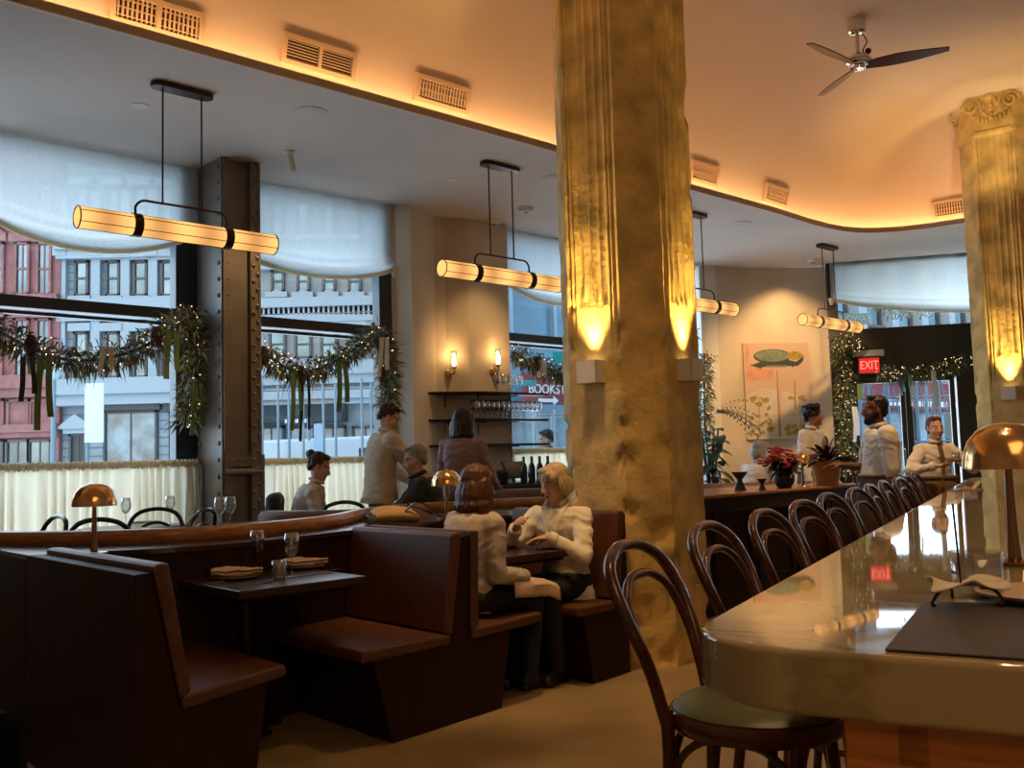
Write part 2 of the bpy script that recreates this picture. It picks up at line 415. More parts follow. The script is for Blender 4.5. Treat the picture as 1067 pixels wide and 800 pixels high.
# --- entrance glazing ------------------------------------------------------------------------
E0 = pz(868, 275, ZS); E0.z = 0; E1 = pz(1003, 265, ZS); E1.z = 0
ED = (E1-E0).normalized(); EN = V((ED.y, -ED.x, 0)); EANG = atan2(ED.y, ED.x)
def ent(x, d=0., z=0.): return E0+ED*x+EN*d+V((0, 0, z))     # d > 0 towards the room
def ex(px, py=420):                                            # pixel column -> x along the entrance wall
    d = ray(px, py); den = d.x*EN.x+d.y*EN.y
    t = (E0.dot(EN))/den
    return (V((d.x*t, d.y*t, 0))-E0).dot(ED)
def ez(px, py):
    d = ray(px, py); t = (E0.dot(EN))/(d.x*EN.x+d.y*EN.y); return EYE+d.z*t
ZB1, ZB0 = ez(936, 341), ez(936, 397)
x_l, x_lg0, x_lg1, x_rg0, x_rg1 = ex(869), ex(894), ex(938), ex(950), ex(990)
x_r = x_rg1+.22; x_end = 3.9
fr = MB()
def eb(x0, x1, z0, z1, d=.16): fr.box(ent((x0+x1)/2, 0, (z0+z1)/2), (x1-x0, d, z1-z0), EANG)
eb(x_l-.02, x_end, ZB0+.04, ZB1); eb(x_l-.02, x_l+.12, ZB1, ZS); eb(x_l-.02, x_end, ZS-.08, ZS); eb(x_l-.02, x_lg0-.09, 0, ZB0+.04); eb(x_rg1+.09, x_r+.15, 0, ZB0+.04)
eb(x_r+.15, x_end, 0, .9); eb(x_end-.1, x_end, 0, ZS)
o = struct(fr.build('window_4', M['darkframe'], recentre=False, bevel=.01))
g = MB().box(ent((x_l+x_end)/2, -.02, (ZB1+ZS)/2), (x_end-x_l-.1, .012, ZS-ZB1-.02), EANG)
g.box(ent((x_r+.15+x_end)/2, -.02, (ZB0+.9)/2), (x_end-x_r-.16, .012, ZB0-.9), EANG)
g.build('pane', M['pane'], o)['kind'] = 'structure'
def leaf(name, x0, x1, hx):
    f = MB(); w = .085
    def lb(a0, a1, z0, z1): f.box(ent((a0+a1)/2, .01, (z0+z1)/2), (a1-a0, .07, z1-z0), EANG)
    lb(x0-w, x0, .01, ZB0+.05); lb(x1, x1+w-.02, .01, ZB0+.05); lb(x0, x1, .01, .3); lb(x0, x1, ZB0-.02, ZB0+.05)
    o = struct(f.build(name, M['darkframe'], recentre=False, bevel=.006))
    MB().box(ent((x0+x1)/2, .01, (ZB0+.3)/2), (x1-x0, .012, ZB0-.3), EANG).build('pane', M['pane'], o)['kind'] = 'structure'
    MB().tube([ent(hx, .05, .95), ent(hx, .10, .97), ent(hx, .10, 1.33), ent(hx, .05, 1.35)], .012).build('door_handle', M['brass'], o)['kind'] = 'structure'
xm = (x_lg1+x_rg0)/2
leaf('door_1', x_lg0, xm-.075, xm-.05); leaf('door_2', xm+.08, x_rg1, xm+.05)

# --- big fluted columns ----------------------------------------------------------------------------
CA = radians(50)                 # direction of the right-hand faces
def oct_pt(s):
    pass
FW, CW, HW = .427, .293, .42
def column_section():
    """list of (point, inward normal, face kind, t) around the octagon"""
    out = []
    for fi in range(8):
        ang = CA+pi/2+fi*pi/4      # outward normal
        nrm = V((cos(ang), sin(ang), 0)); tan_ = V((-sin(ang), cos(ang), 0))
        flat = fi % 2 == 0
        w = FW if flat else CW
        dist = HW if flat else (HW+FW/2)/sqrt(2)
        steps = 44 if flat else 7
        for j in range(steps):
            t = j/steps-.5
            out.append((nrm*dist+tan_*(w*t), -nrm, flat, t))
    return out
SEC = column_section()
def flute(t, z, z_lo, z_mid, z_hi):
    a = abs(t); d = 0.
    if z_lo < z < z_hi:
        if .40 < a < .46: d = .016*sin((a-.40)/.06*pi)
        if .325 < a < .375: d = .012*sin((a-.325)/.05*pi)
    if z_mid < z < z_hi and a < .30:
        q = ((t+.30)/.60*4) % 1.0
        dd = .020*sin(q*pi)**.7
        if z < z_mid+.12: dd *= ((z-z_mid)/.12)**.5
        d = max(d, dd)
    return d
def make_column(name, c, label, seed, z_hi, top):
    root = thing(name, label, 'column', c)
    zs = []; z = 0.
    while z < top:
        zs.append(z); z += .035 if z < 2.6 else .06
    zs.append(top)
    mb = MB(); rings = []
    for z in zs:
        ring = []
        for (p, inn, flat, t) in SEC:
            d = flute(t, z, 2.06, 2.36, z_hi) if flat else 0.
            q = V((p.x*3.1+seed, p.y*3.1, z*2.2))
            nz = noise.noise(q*2.3)*.006+noise.noise(q*6)*.004+noise.noise(q*15)*.002
            ch = noise.noise(q*3.2+V((9, 2, 4)))
            edge_w = 1. if (not flat or abs(t) > .43) else .45
            low = 1.5 if z < .5 else (1. if z < 1.6 or 2.0 < z < 2.5 else .55)
            if ch*edge_w*low > .24: nz += min(.024, (ch*edge_w*low-.24)*.30)
            if z < .3 and not flat: nz += max(0, noise.noise(q*5))*.03
            ring.append(p+inn*(d+nz)+V((0, 0, z)))
        rings.append(ring)
    mb.loft(rings)
    o = mb.build('shaft', M['colp'], root, smooth=True)
    # capital
    cp = MB()
    def octo(r, z): return [V((cos(CA+pi/2+pi/8+i*pi/4)*r, sin(CA+pi/2+pi/8+i*pi/4)*r, z)) for i in range(8)]
    K = 1.0824*HW
    cp.loft([octo(K*1.0, z_hi+.0), octo(K*1.08, z_hi+.02), octo(K*1.09, z_hi+.05), octo(K*1.02, z_hi+.07), octo(K*1.0, z_hi+.09)])
    cp.loft([octo(K*1.0, z_hi+.09), octo(K*1.0, top-.2), octo(K*1.16, top-.1), octo(K*1.2, top-.09), octo(K*1.22, top)])
    for fi in range(0, 8, 2):
        ang = CA+pi/2+fi*pi/4; nr = V((cos(ang), sin(ang), 0)); tn = V((-sin(ang), cos(ang), 0)); up = V((0, 0, 1))
        def fp(x, z, d=0.): return nr*(HW+d)+tn*x+up*z
        zc = top-.19
        for sx in (-1, 1):                # scroll volutes at the corners
            pts = []
            for i in range(26):
                th = i/25*3.3*pi; rr = .085*(1-i/25)+.012
                pts.append(fp(sx*(.215+rr*cos(th)*.9), zc+rr*sin(th), .05+.03*i/25))
            cp.tube(pts, .017, 6)
            cp.tube(catmull([fp(sx*.03, zc-.13, .03), fp(sx*.09, zc-.06, .05), fp(sx*.12, zc+.07, .06), fp(sx*.2, zc+.09, .05)], 5), .018, 6)
            for j in range(4): cp.ell(fp(sx*(.05+.045*j), z_hi+.17+.02*j, .02), (.022, .022, .04))
            cp.ell(fp(sx*.075, zc-.0, .04), (.03, .03, .045)); cp.ell(fp(sx*.045, zc+.06, .05), (.022, .022, .035))
        cp.ell(fp(0, zc+.09, .06), (.05, .05, .05))
        for j in range(5): cp.ell(fp(0, zc-.16+.05*j, .035), (.03, .02, .028))
    cp.build('capital', M['colp'], root, smooth=True)
    return root
def sconce(colc, fi, z, label):
    ang = CA+pi/2+fi*pi/4; nr = V((cos(ang), sin(ang), 0))
    p = colc+nr*(HW-.006); p.z = z
    root = thing('uplight_sconce', label, 'wall light', p, ang-pi/2, 'box uplights on the columns')
    b = MB(); w, d, h, t = .155, .115, .15, .006
    b.box((0, d/2, t/2), (w, d, t)); b.box((0, t/2, h/2), (w, t, h)); b.box((0, d-t/2, h/2), (w, t, h))
    b.box((-w/2+t/2, d/2, h/2), (t, d, h)); b.box((w/2-t/2, d/2, h/2), (t, d, h))
    b.build('housing', M['white'], root)
    MB().lathe([(0, 0), (.035, 0), (.035, .02), (0, .02)], (0, d/2, h-.05)).build('lamp', M['spotglow'], root)
    L = bpy.data.lights.new('uplight', 'SPOT'); L.energy = 150; L.color = (1, .66, .22); L.spot_size = radians(70); L.spot_blend = .9; L.shadow_soft_size = .03
    lo = bpy.data.objects.new('uplight_beam', L); COL.objects.link(lo)
    lo.location = p+nr*.075+V((0, 0, h+.0)); tgt = p+nr*.13+V((0, 0, 2.2))
    lo.rotation_euler = (tgt-lo.location).to_track_quat('-Z', 'Y').to_euler()
C1 = V((.825, 6.669, 0)); C2 = V((5.83, 11.02, 0))
make_column('fluted_column', C1, 'worn ochre fluted plaster column in the middle of the room', 0., 4.88, ZV+.02)
make_column('fluted_column', C2, 'fluted plaster column with scrolled capital beside the entrance doors', 5., 4.88, ZV+.02)
# faces: fi=2 is the left-hand face seen from the bar, fi=4 the right-hand face
sconce(C1, 2, 1.83, 'box uplight on the left face of the middle column')
sconce(C1, 4, 1.83, 'box uplight on the right face of the middle column')
sconce(C2, 2, 1.85, 'box uplight on the column beside the entrance doors')

# --- riveted steel column between windows 1 and 2 -----------------------------------------------------
root = thing('riveted_column', 'dark riveted steel column between the two big windows', 'column', an(3.95, 8.1), ANG)
A0, A1, N0, N1 = 3.774-3.95, 4.12-3.95, 7.86-8.1, 8.40-8.1
b = MB().box(((A0+A1)/2, (N0+N1)/2+.02, 2.05), (A1-A0-.02, N1-N0-.04, 4.1))
b.build('web', M['steel'], root)
def rivet(mb, c, nrm, r=.014):
    R = V((0, 0, 1)).rotation_difference(V(nrm)).to_matrix(); mb.ell(c, (r, r, r*.75), R, 8, 6)
b = MB(); xl = A0-.004
b.box((xl, (N0+N1)/2, 2.05), (.02, N1-N0, 4.1)); b.box((xl-.006, (N0+N1)/2, .85), (.02, N1-N0+.02, 1.28))
z = .25
while z < 4.05:
    for nn in (N0+.05, N1-.10): rivet(b, (xl-.011-(.006 if z < 1.45 else 0), nn, z), (-1, 0, 0), .022)
    z += .145
b.build('side_plate', M['steel'], root, smooth=True)
b = MB(); fy = N0
b.box((A0+.035, fy-.006, 2.05), (.07, .03, 4.1)); b.box((A1-.045, fy-.006, 2.05), (.09, .03, 4.1)); b.box((A1-.006, fy+.05, 2.05), (.02, .16, 4.1))
b.box((0+(A0+A1)/2, fy+.012, 1.30), (A1-A0, .06, .05)); b.tube([(A0, fy-.01, 1.30), (A1+.01, fy-.01, 1.30)], .03, 10)
b.box((0+(A0+A1)/2, fy+.004, 1.40), (A1-A0-.06, .03, .10))
b.box((A1+.015, fy+.06, .8), (.02, .2, 1.3))
z = .25
while z < 4.05:
    rivet(b, (A0+.05, fy-.022, z), (0, -1, 0), .011)
    rivet(b, (A1-.065, fy-.022, z), (0, -1, 0), .019); rivet(b, (A1-.022, fy-.022, z+.07), (0, -1, 0), .021)
    z += .145
for i in range(4): rivet(b, (A0+.08+.06*i, fy-.012, 1.40), (0, -1, 0), .014)
b.build('flange', M['steel'], root, smooth=True)

# --- vents on the vault ------------------------------------------------------------------------------
def vault_at(px, py):
    """point of the vault hit by the sight line"""
    best = None
    for i in range(2, k-2):
        for j in range(40):
            o_, z_ = vprof(j/40); p = edge[i]+NRM[i]*o_+V((0, 0, z_))
            d = (p-CAM).normalized().dot(ray(px, py).normalized())
            if best is None or d > best[0]: best = (d, i, j/40, p)
    return best[1:]
def vent(px, py, w, h, label, split=False, horiz=True):
    i, t, p = vault_at(px, py)
    tx = (edge[i+1]-edge[i-1]).normalized(); o0, z0 = vprof(t-.02); o1, z1 = vprof(t+.02)
    tz = (NRM[i]*(o1-o0)+V((0, 0, z1-z0))).normalized(); ty = tx.cross(tz).normalized()
    if ty.dot(CAM-p) < 0: ty = -ty; 
    R = Matrix((tx, ty, tz)).transposed()
    root = thing('air_vent', label, 'air vent', p, 0, 'air vents on the curved ceiling')
    f = MB(); e = .035
    def lb(x0, x1, z_0, z_1, y0=-.05, y1=.034, mb=f): mb.box(R @ V(((x0+x1)/2, (y0+y1)/2, (z_0+z_1)/2)), (x1-x0, y1-y0, z_1-z_0), M=R)
    lb(-w/2-e, w/2+e, h/2, h/2+e); lb(-w/2-e, w/2+e, -h/2-e, -h/2); lb(-w/2-e, -w/2, -h/2, h/2); lb(w/2, w/2+e, -h/2, h/2)
    if split: lb(-.012, .012, -h/2, h/2)
    f.build('frame', M['ventw'], root)
    bk = MB(); lb(-w/2, w/2, -h/2, h/2, -.03, .010, bk); bk.build('duct', M['ventd'], root)
    s = MB()
    if horiz:
        n = 7
        for q in range(n): zc = -h/2+h*(q+.5)/n; s.box(R @ V((0, .020, zc)), (w, .012, .005), M=R)
    else:
        n = int(w/.03)
        for q in range(n): xc = -w/2+w*(q+.5)/n; s.box(R @ V((xc, .018, 0)), (.012, .014, h), M=R)
        for q in range(3): zc = -h/2+h*(q+.5)/3; s.box(R @ V((0, .016, zc)), (w, .014, .006), M=R)
    s.build('louvre', M['ventw'], root)
vent(143, 10, .56, .15, 'ceiling air vent nearest the left corner above the first pendant lamp', True, False)
vent(324, 58, .56, .15, 'dark slotted ceiling air vent, second from the left', True)
vent(465, 101, .50, .15, 'beige ceiling air vent just left of the middle column', False, False)
vent(735, 183, .42, .15, 'ceiling air vent just right of the middle column', False, False)
vent(808, 204, .46, .15, 'ceiling air vent third from the right column, below the fan', False, False)
vent(997, 216, .40, .15, 'ceiling air vent half hidden by the scrolled column capital', False, False)
# ================================================================== booths and partition
def bench_prism(mb, prof, n0f, n1f):
    """profile (a, z) extruded along n from n0f(a) to n1f(a)"""
    v0 = [an(a, n0f(a), z) for a, z in prof]; v1 = [an(a, n1f(a), z) for a, z in prof]; n = len(prof)
    mb.add(v0+v1, [tuple(reversed(range(n))), tuple(range(n, 2*n))]+[(i, (i+1) % n, n+(i+1) % n, n+i) for i in range(n)])
lin = lambda a0, n0, a1, n1: (lambda a: n0+(a-a0)*(n1-n0)/(a1-a0))
inner = catmull([V((1.40, 5.02, 0)), V((2.16, 4.70, 0)), V((2.7, 4.78, 0)), V((3.2, 4.93, 0)), V((3.75, 5.03, 0)), V((4.4, 5.08, 0)), V((5.2, 5.0, 0)), V((5.75, 4.85, 0))], 5)
def innern(a):
    for p, q in zip(inner[:-1], inner[1:]):
        if p.x <= a <= q.x: return p.y+(q.y-p.y)*(a-p.x)/(q.x-p.x)
    return inner[-1].y if a > inner[-1].x else inner[0].y
e = .02
# single bench on the left (its back is a tall wooden panel)
nA = lin(1.43, 3.66, 2.165, 3.92)
root = thing('booth_bench', 'leftmost booth bench with tall dark wooden back panel', 'booth bench', an(1.8, 4.1), 0, 'booth benches of the dining row')
nb = lambda a: innern(max(a, 1.4))-.012
b = MB(); bench_prism(b, [(1.40, .0), (1.40, .955), (1.47, .955), (1.60, .43), (2.07, .43), (1.99, 0)], nA, nb)
b.build('base', M['wood'], root, world=True, bevel=.006)
b = MB(); bench_prism(b, [(1.475, .965), (1.485, .985), (1.545, .985), (1.655, .47), (1.60, .45)], lambda a: nA(a)-.012, nb)
b.build('backrest', M['leather'], root, world=True, bevel=.012)
b = MB(); bench_prism(b, [(1.61, .405), (1.61, .465), (2.165, .47), (2.175, .415)], lambda a: nA(a)-.015, nb)
b.build('seat', M['leather'], root, world=True, bevel=.015)
# double bench
def double_bench(aL0, aL1, aTL, aTR, aR1, aR0, bL, bR, tL, tR, n0, label, h=.965, nn=None, right=True):
    root = thing('booth_bench', label, 'booth bench', an((bL+bR)/2, n0(bL)+.3), 0, 'booth benches of the dining row')
    nb = nn or (lambda a: innern(a)-.012)
    b = MB()
    if right: prof = [(bL, 0), (tL, .43), (aL1+.02, .43), (aTL+.035, h-.015), (aTR-.03, h-.015), (aR1-.02, .43), (tR, .43), (bR, 0)]
    else: prof = [(bL, 0), (tL, .43), (aL1+.02, .43), (aTL+.035, h-.015), (bR, h-.015), (bR, 0)]
    bench_prism(b, prof, n0, nb); b.build('base', M['wood'], root, world=True, bevel=.006)
    n0b = lambda a: n0(a)-.014
    def lth(name, prof):
        m = MB(); bench_prism(m, prof, n0b, nb); m.build(name, M['leather'], root, world=True, bevel=.014)
    lth('backrest', [(aL1-.03, .47), (aTL-.03, h), (aTL-.01, h+.008), (aTL+.045, h+.008), (aTL+.045, h-.04), (aL1+.03, .45)])
    lth('seat', [(aL0, .41), (aL0+.005, .468), (aL1+.02, .46), (aL1+.02, .405)])
    if right:
        lth('backrest', [(aR1+.03, .47), (aTR+.02, h), (aTR+.01, h+.008), (aTR-.04, h+.008), (aTR-.04, h-.04), (aR1-.03, .45)])
        lth('seat', [(aR0, .41), (aR0-.005, .468), (aR1-.02, .46), (aR1-.02, .405)])
    return root
nB = lin(2.55, 3.89, 3.9, 4.06)
double_bench(2.545, 3.12, 3.19, 3.345, 3.32, 3.89, 2.74, 3.53, 2.62, 3.63, nB, 'brown leather double booth bench behind the empty set table')
nC = lin(4.12, 4.0, 5.2, 4.12)
double_bench(4.12, 4.52, 4.585, 0, 0, 0, 4.27, 4.655, 4.19, 0, nC, 'booth bench against the big plaster column under the person with grey blonde hair', h=1.0, nn=lambda a: 5.02, right=False)

# wooden partition that carries the ledge
outl = catmull([V((1.40, 5.95, 0)), V((1.75, 5.36, 0)), V((2.2, 5.03, 0)), V((2.75, 5.02, 0)), V((3.3, 5.26, 0)), V((3.75, 5.65, 0)), V((4.2, 5.95, 0)), V((4.8, 5.95, 0)), V((5.4, 5.7, 0)), V((5.9, 5.2, 0)), V((5.9, 4.9, 0))], 6)
poly = [(p.x, p.y) for p in inner]+[(p.x, p.y) for p in reversed(outl)]
root = thing('partition', 'low dark wooden partition curving behind the booths', 'partition', an(3.5, 5.1))
b = MB().prism([tuple(an(*p)[:2]) for p in poly], 0, .93); b.build('body', M['wood'], root, world=True)
b = MB().prism([tuple(an(*p)[:2]) for p in [(1.40, innern(1.4)-.02)]+[(p[0], p[1]-.012) for p in poly[1:]]], .93, .955); b.build('ledge', M['ledge'], root, world=True)
b = MB(); rings = []
ol = [an(p.x, p.y) for p in outl]
for i, p in enumerate(ol):
    t = (ol[min(i+1, len(ol)-1)]-ol[max(i-1, 0)]).normalized(); q = V((t.y, -t.x, 0))   # towards the booths
    sec = [(-.03, .95), (.035, .95), (.047, .97), (.048, 1.00), (.04, 1.02), (.02, 1.03), (-.02, 1.03), (-.045, 1.015), (-.045, .96)]
    rings.append([p+q*(s_-.045)+V((0, 0, z)) for s_, z in sec])
b.loft(rings); b.build('cap_rail', M['cap'], root, world=True, smooth=True)

# second partition to the right of the column
A2 = [(6.55, 4.88), (9.45, 4.97), (9.5, 5.5), (8.9, 5.75), (7.9, 5.85), (6.9, 5.7), (6.5, 5.3)]
root = thing('partition', 'dark panelled partition with flowers on top, right of the column', 'partition', an(8, 5.1))
MB().prism([tuple(an(*p)[:2]) for p in A2], 0, .97).build('body', M['wood'], root, world=True)
MB().prism([tuple(an(*p)[:2]) for p in [(6.53, 4.86), (9.47, 4.95), (9.52, 5.5), (8.9, 5.77), (7.9, 5.87), (6.9, 5.72), (6.48, 5.3)]], .97, 1.0).build('ledge', M['cap'], root, world=True, bevel=.008)
for i in range(4):
    a0 = 6.7+.68*i; b = MB()
    for (x0, x1, z0, z1) in ((a0, a0+.56, .84, .86), (a0, a0+.56, .25, .27), (a0, a0+.02, .25, .86), (a0+.54, a0+.56, .25, .86)):
        b.box(an((x0+x1)/2, 4.875+(a0-6.55)*.031, (z0+z1)/2), (x1-x0, .03, z1-z0), ANG)
    b.build('panel_moulding', M['wood'], root, world=True)
# curved leather banquette tops beyond the partitions
def banquette(c, R, a0, a1, z1, label, th=.13, z0=.17, seat=True):
    root = thing('banquette', label, 'banquette', (c[0], c[1], z0))
    b = MB(); n = 18; rings = []
    for i in range(n+1):
        t = a0+(a1-a0)*i/n; d = V((cos(t), sin(t), 0)); p = V((c[0], c[1], 0))
        sec = [(R, z0), (R+th, z0), (R+th, z1-.04), (R+th-.03, z1-.005), (R+th/2, z1), (R+.03, z1-.005), (R, z1-.04)]
        rings.append([p+d*r+V((0, 0, z)) for r, z in sec])
    b.loft(rings); b.build('backrest', M['leather2'], root, world=True, smooth=True)
    b = MB(); rings = []
    for i in range(n+1):
        t = a0+(a1-a0)*i/n; d = V((cos(t), sin(t), 0)); p = V((c[0], c[1], 0))
        rings.append([p+d*r+V((0, 0, z)) for r, z in [(R+.01, z0), (R+.01, z0+.45), (R-.46, z0+.45), (R-.46, z0)]])
    b.loft(rings); b.build('seat', M['leather2'], root, world=True, smooth=True)
    return root
p = pz(338, 531, 1.03)
banquette((p.x+.05, p.y+.78), .75, radians(232), radians(318), 1.03, 'curved brown leather banquette in front of the seated person with a hair bun')
p = pz(548, 509, 1.08)
banquette((p.x+.35, p.y+1.0), .95, radians(222), radians(290), 1.08, 'brown leather banquette below the glass shelves')
p = pz(765, 503, 1.02)
banquette((p.x-.1, p.y+.9), .86, radians(225), radians(312), 1.02, 'curved tan banquette back beyond the panelled partition')

# ================================================================== booth tables
def booth_table(c, la, ln, label, z=.79):
    root = thing('booth_table', label, 'table', (c.x, c.y, 0), ANG)
    MB().box((0, 0, z-.02), (la, ln, .04)).build('tabletop', M['tabletop'], root, bevel=.006)
    MB().box((0, 0, z-.05), (la-.1, ln-.1, .025)).build('apron', M['wood'], root)
    MB().lathe([(.05, .02), (.05, z-.06)], (0, .27, 0)).build('pedestal', M['black'], root, smooth=True)
    b = MB().box((0, .27, .012), (.36, .08, .024)).box((0, .27, .0121), (.08, .40, .0241)); b.build('foot', M['black'], root)
    MB().lathe([(.11, z-.06), (.11, z-.075), (.05, z-.085)], (0, .27, 0)).build('bracket', M['black'], root)
    return root
TA = an(2.37, 4.42); booth_table(TA, .68, .70, 'dark booth table set with folded napkins and wine glasses')
TB = an(3.98, 4.50); booth_table(TB, .60, .70, 'dark booth table between the two seated people')

# ================================================================== marble bar
m = bpy.data.materials.new('bar_marble'); m.use_nodes = True; nt = m.node_tree; bs = nt.nodes['Principled BSDF']
bs.inputs['Roughness'].default_value = .03
tc = nt.nodes.new('ShaderNodeTexCoord'); n1 = nt.nodes.new('ShaderNodeTexNoise'); n1.inputs['Scale'].default_value = 1.6; n1.inputs['Detail'].default_value = 8; n1.inputs['Distortion'].default_value = 1.2
cr = nt.nodes.new('ShaderNodeValToRGB'); e_ = cr.color_ramp.elements
e_[0].position = .0; e_[0].color = (.34, .275, .16, 1); e_[1].position = 1.; e_[1].color = (.37, .305, .18, 1)
for pos, c in ((.46, (.36, .295, .175, 1)), (.495, (.25, .19, .10, 1)), (.52, (.36, .30, .18, 1)), (.62, (.31, .25, .145, 1))):
    q = e_.new(pos); q.color = c
nt.links.new(tc.outputs['Object'], n1.inputs['Vector']); nt.links.new(n1.outputs['Fac'], cr.inputs['Fac']); nt.links.new(cr.outputs['Color'], bs.inputs['Base Color'])
M['marble'] = m
B = V((.4735, .8808, 0)); BP = V((.8808, -.4735, 0)); ZBAR = 1.07
b0 = pz(735, 646, ZBAR); b0.z = 0
BANG = atan2(B.y, B.x)
def bp(s, q, z=0.): return b0+B*s+BP*q+V((0, 0, z))     # s along the bar from its near end, q towards the barman
BW, BL = .86, 7.95
def rounded(s0, s1, q0, q1, r_near, r_far, k=9):
    pts = []
    for (cs, cq, a0, r) in ((s0+r_near, q0+r_near, 180, r_near), (s0+r_near, q1-r_near, 90, r_near)):
        pass
    def arc(cs, cq, r, t0, t1):
        for i in range(k+1):
            t = radians(t0+(t1-t0)*i/k); pts.append((cs+r*cos(t), cq+r*sin(t)))
    arc(s0+r_near, q0+r_near, r_near, 270, 180); arc(s0+r_near, q1-r_near, r_near, 180, 90)
    arc(s1-r_far, q1-r_far, r_far, 90, 0); arc(s1-r_far, q0+r_far, r_far, 0, -90)
    return pts
NS = -.197
root = thing('bar_counter', 'long marble topped bar counter with thick rounded edge and oak base', 'bar counter', bp(3.5, .43))
poly = [tuple(bp(s_, q)[:2]) for s_, q in rounded(NS, BL, 0, BW, .20, .08)]
MB().prism(poly, ZBAR-.092, ZBAR).build('marble_top', M['marble'], root, world=True, bevel=.010, bs=3)
poly = [tuple(bp(s_, q)[:2]) for s_, q in rounded(NS+.06, BL-.1, .24, BW-.05, .03, .03)]
MB().prism(poly, .10, ZBAR-.093).build('base', M['barwood'], root, world=True, bevel=.004)
b = MB(); b.prism([tuple(bp(*x)[:2]) for x in [(NS+.045, .32), (NS+.06, .32), (NS+.06, BW-.06), (NS+.045, BW-.06)]], .14, .915); b.build('recess_panel', M['bardark'], root, world=True)
b = MB()
for q0, q1, z0, z1 in ((.245, .36, .1, .98), (.312, BW-.06, .913, .98), (BW-.11, BW-.055, .1, .98), (.32, BW-.06, .1, .19)):
    b.prism([tuple(bp(*x)[:2]) for x in [(NS+.03, q0), (NS+.06, q0), (NS+.06, q1), (NS+.03, q1)]], z0, z1)
b.build('end_frame', M['barwood'], root, world=True, bevel=.005)
b = MB()
for i in range(9):
    s0 = NS+.25+i*.86
    for (x0, x1, z0, z1) in ((s0, s0+.72, .82, .85), (s0, s0+.72, .22, .25), (s0, s0+.03, .22, .85), (s0+.69, s0+.72, .22, .85)):
        b.prism([tuple(bp(*x)[:2]) for x in [(x0, .215), (x1, .215), (x1, .241), (x0, .241)]], z0, z1)
b.build('panel_moulding', M['barwood'], root, world=True)
MB().tube([bp(NS+.2, .14, .20), bp(BL-.3, .14, .20)], .02, 10).build('foot_rail', M['brass'], root, world=True, smooth=True)
b = MB()
for i in range(7):
    s0 = NS+.5+i*1.15; b.tube([bp(s0, .14, .20), bp(s0, .245, .20)], .012); b.tube([bp(s0, .14, .20), bp(s0, .14, .0)], .012)
b.build('rail_bracket', M['brass'], root, world=True)

# ================================================================== bentwood stools
def stool_proto():
    root = thing('bar_stool', 'x', 'bar stool', (0, 0, 0), 0, 'bentwood stools along the marble bar')
    sh = .715
    MB().lathe([(.17, sh-.045), (.212, sh-.045), (.222, sh-.03), (.222, sh-.012), (.214, sh), (.19, sh)], n=36).build('seat_ring', M['chair'], root, smooth=True)
    MB().lathe([(.0, sh-.02), (.205, sh-.012), (.208, sh+.004), (.192, sh+.017), (.12, sh+.026), (.0, sh+.030)], n=36).build('cushion', M['green'], root, smooth=True)
    for sx in (-1, 1):
        MB().tube(catmull([(sx*.15, .135, sh-.03), (sx*.165, .15, .45), (sx*.19, .185, .012)], 5), [.018]*6+[.015]*5, 9).build('leg', M['chair'], root, smooth=True)
        MB().tube(catmull([(sx*.152, -.178, sh+.01), (sx*.157, -.18, .5), (sx*.185, -.24, .012)], 5), [.017]*11, 9).build('leg', M['chair'], root, smooth=True)
    hoop = [(-.152, -.178, sh-.03), (-.172, -.212, sh+.11), (-.195, -.262, sh+.24), (-.175, -.308, sh+.335), (-.095, -.333, sh+.383), (0, -.340, sh+.394), (.095, -.333, sh+.383), (.175, -.308, sh+.335), (.195, -.262, sh+.24), (.172, -.212, sh+.11), (.152, -.178, sh-.03)]
    MB().tube(catmull(hoop, 6), .0165, 10, up=(1, 0, 0)).build('back_hoop', M['chair'], root, smooth=True)
    inn = [(-.150, -.185, sh-.02), (-.162, -.216, sh+.10), (-.168, -.245, sh+.18), (-.145, -.278, sh+.262), (-.08, -.299, sh+.308), (0, -.305, sh+.318), (.08, -.299, sh+.308), (.145, -.278, sh+.262), (.168, -.245, sh+.18), (.162, -.216, sh+.10), (.150, -.185, sh-.02)]
    MB().tube(catmull(inn, 6), .0125, 9, up=(1, 0, 0)).build('inner_hoop', M['chair'], root, smooth=True)
    ring = [(.20*cos(2*pi*i/30)*.98, .20*sin(2*pi*i/30)-.01, .27) for i in range(30)]
    MB().tube(ring, .0115, 8, closed=True, up=(0, 0, 1)).build('foot_ring', M['chair'], root, smooth=True)
    L = [V((.155, .14, 0)), V((-.155, .14, 0)), V((-.152, -.17, 0)), V((.152, -.17, 0))]
    for i in range(4):
        p, q = L[i], L[(i+1) % 4]; mid = (p+q)/2
        arc = [p+V((0, 0, .50)), p*.94+q*.06+V((0, 0, .60)), p*.75+q*.25+V((0, 0, .655)), mid+V((0, 0, .662)), p*.25+q*.75+V((0, 0, .655)), p*.06+q*.94+V((0, 0, .60)), q+V((0, 0, .50))]
        MB().tube(catmull(arc, 4), .010, 7).build('brace', M['chair'], root, smooth=True)
    return root
st = stool_proto()
ords = ['nearest', 'second nearest', 'third nearest', 'fourth nearest', 'fifth nearest', 'sixth nearest', 'seventh nearest', 'eighth nearest', 'third farthest', 'second farthest', 'farthest']
for i in range(11):
    if i == 0:
        c = V((.590, 2.46, 0)); s_ = (c-b0).dot(B); q = (c-b0).dot(BP)
        o, loc, rz = st, c, BANG-pi-radians(3)
    else:
        s_ = .83+.715*i+random.uniform(-.03, .03); q = -.13+random.uniform(-.02, .02)
        o = copy_tree(st); loc = bp(s_, q); rz = BANG-pi-.12+random.uniform(-.08, .08)
    place(o, loc, rz, 'bentwood bar stool with green leather seat, %s the camera along the marble bar' % ('%s to' % ords[i] if 'far' not in ords[i] else '%s from' % ords[i]))

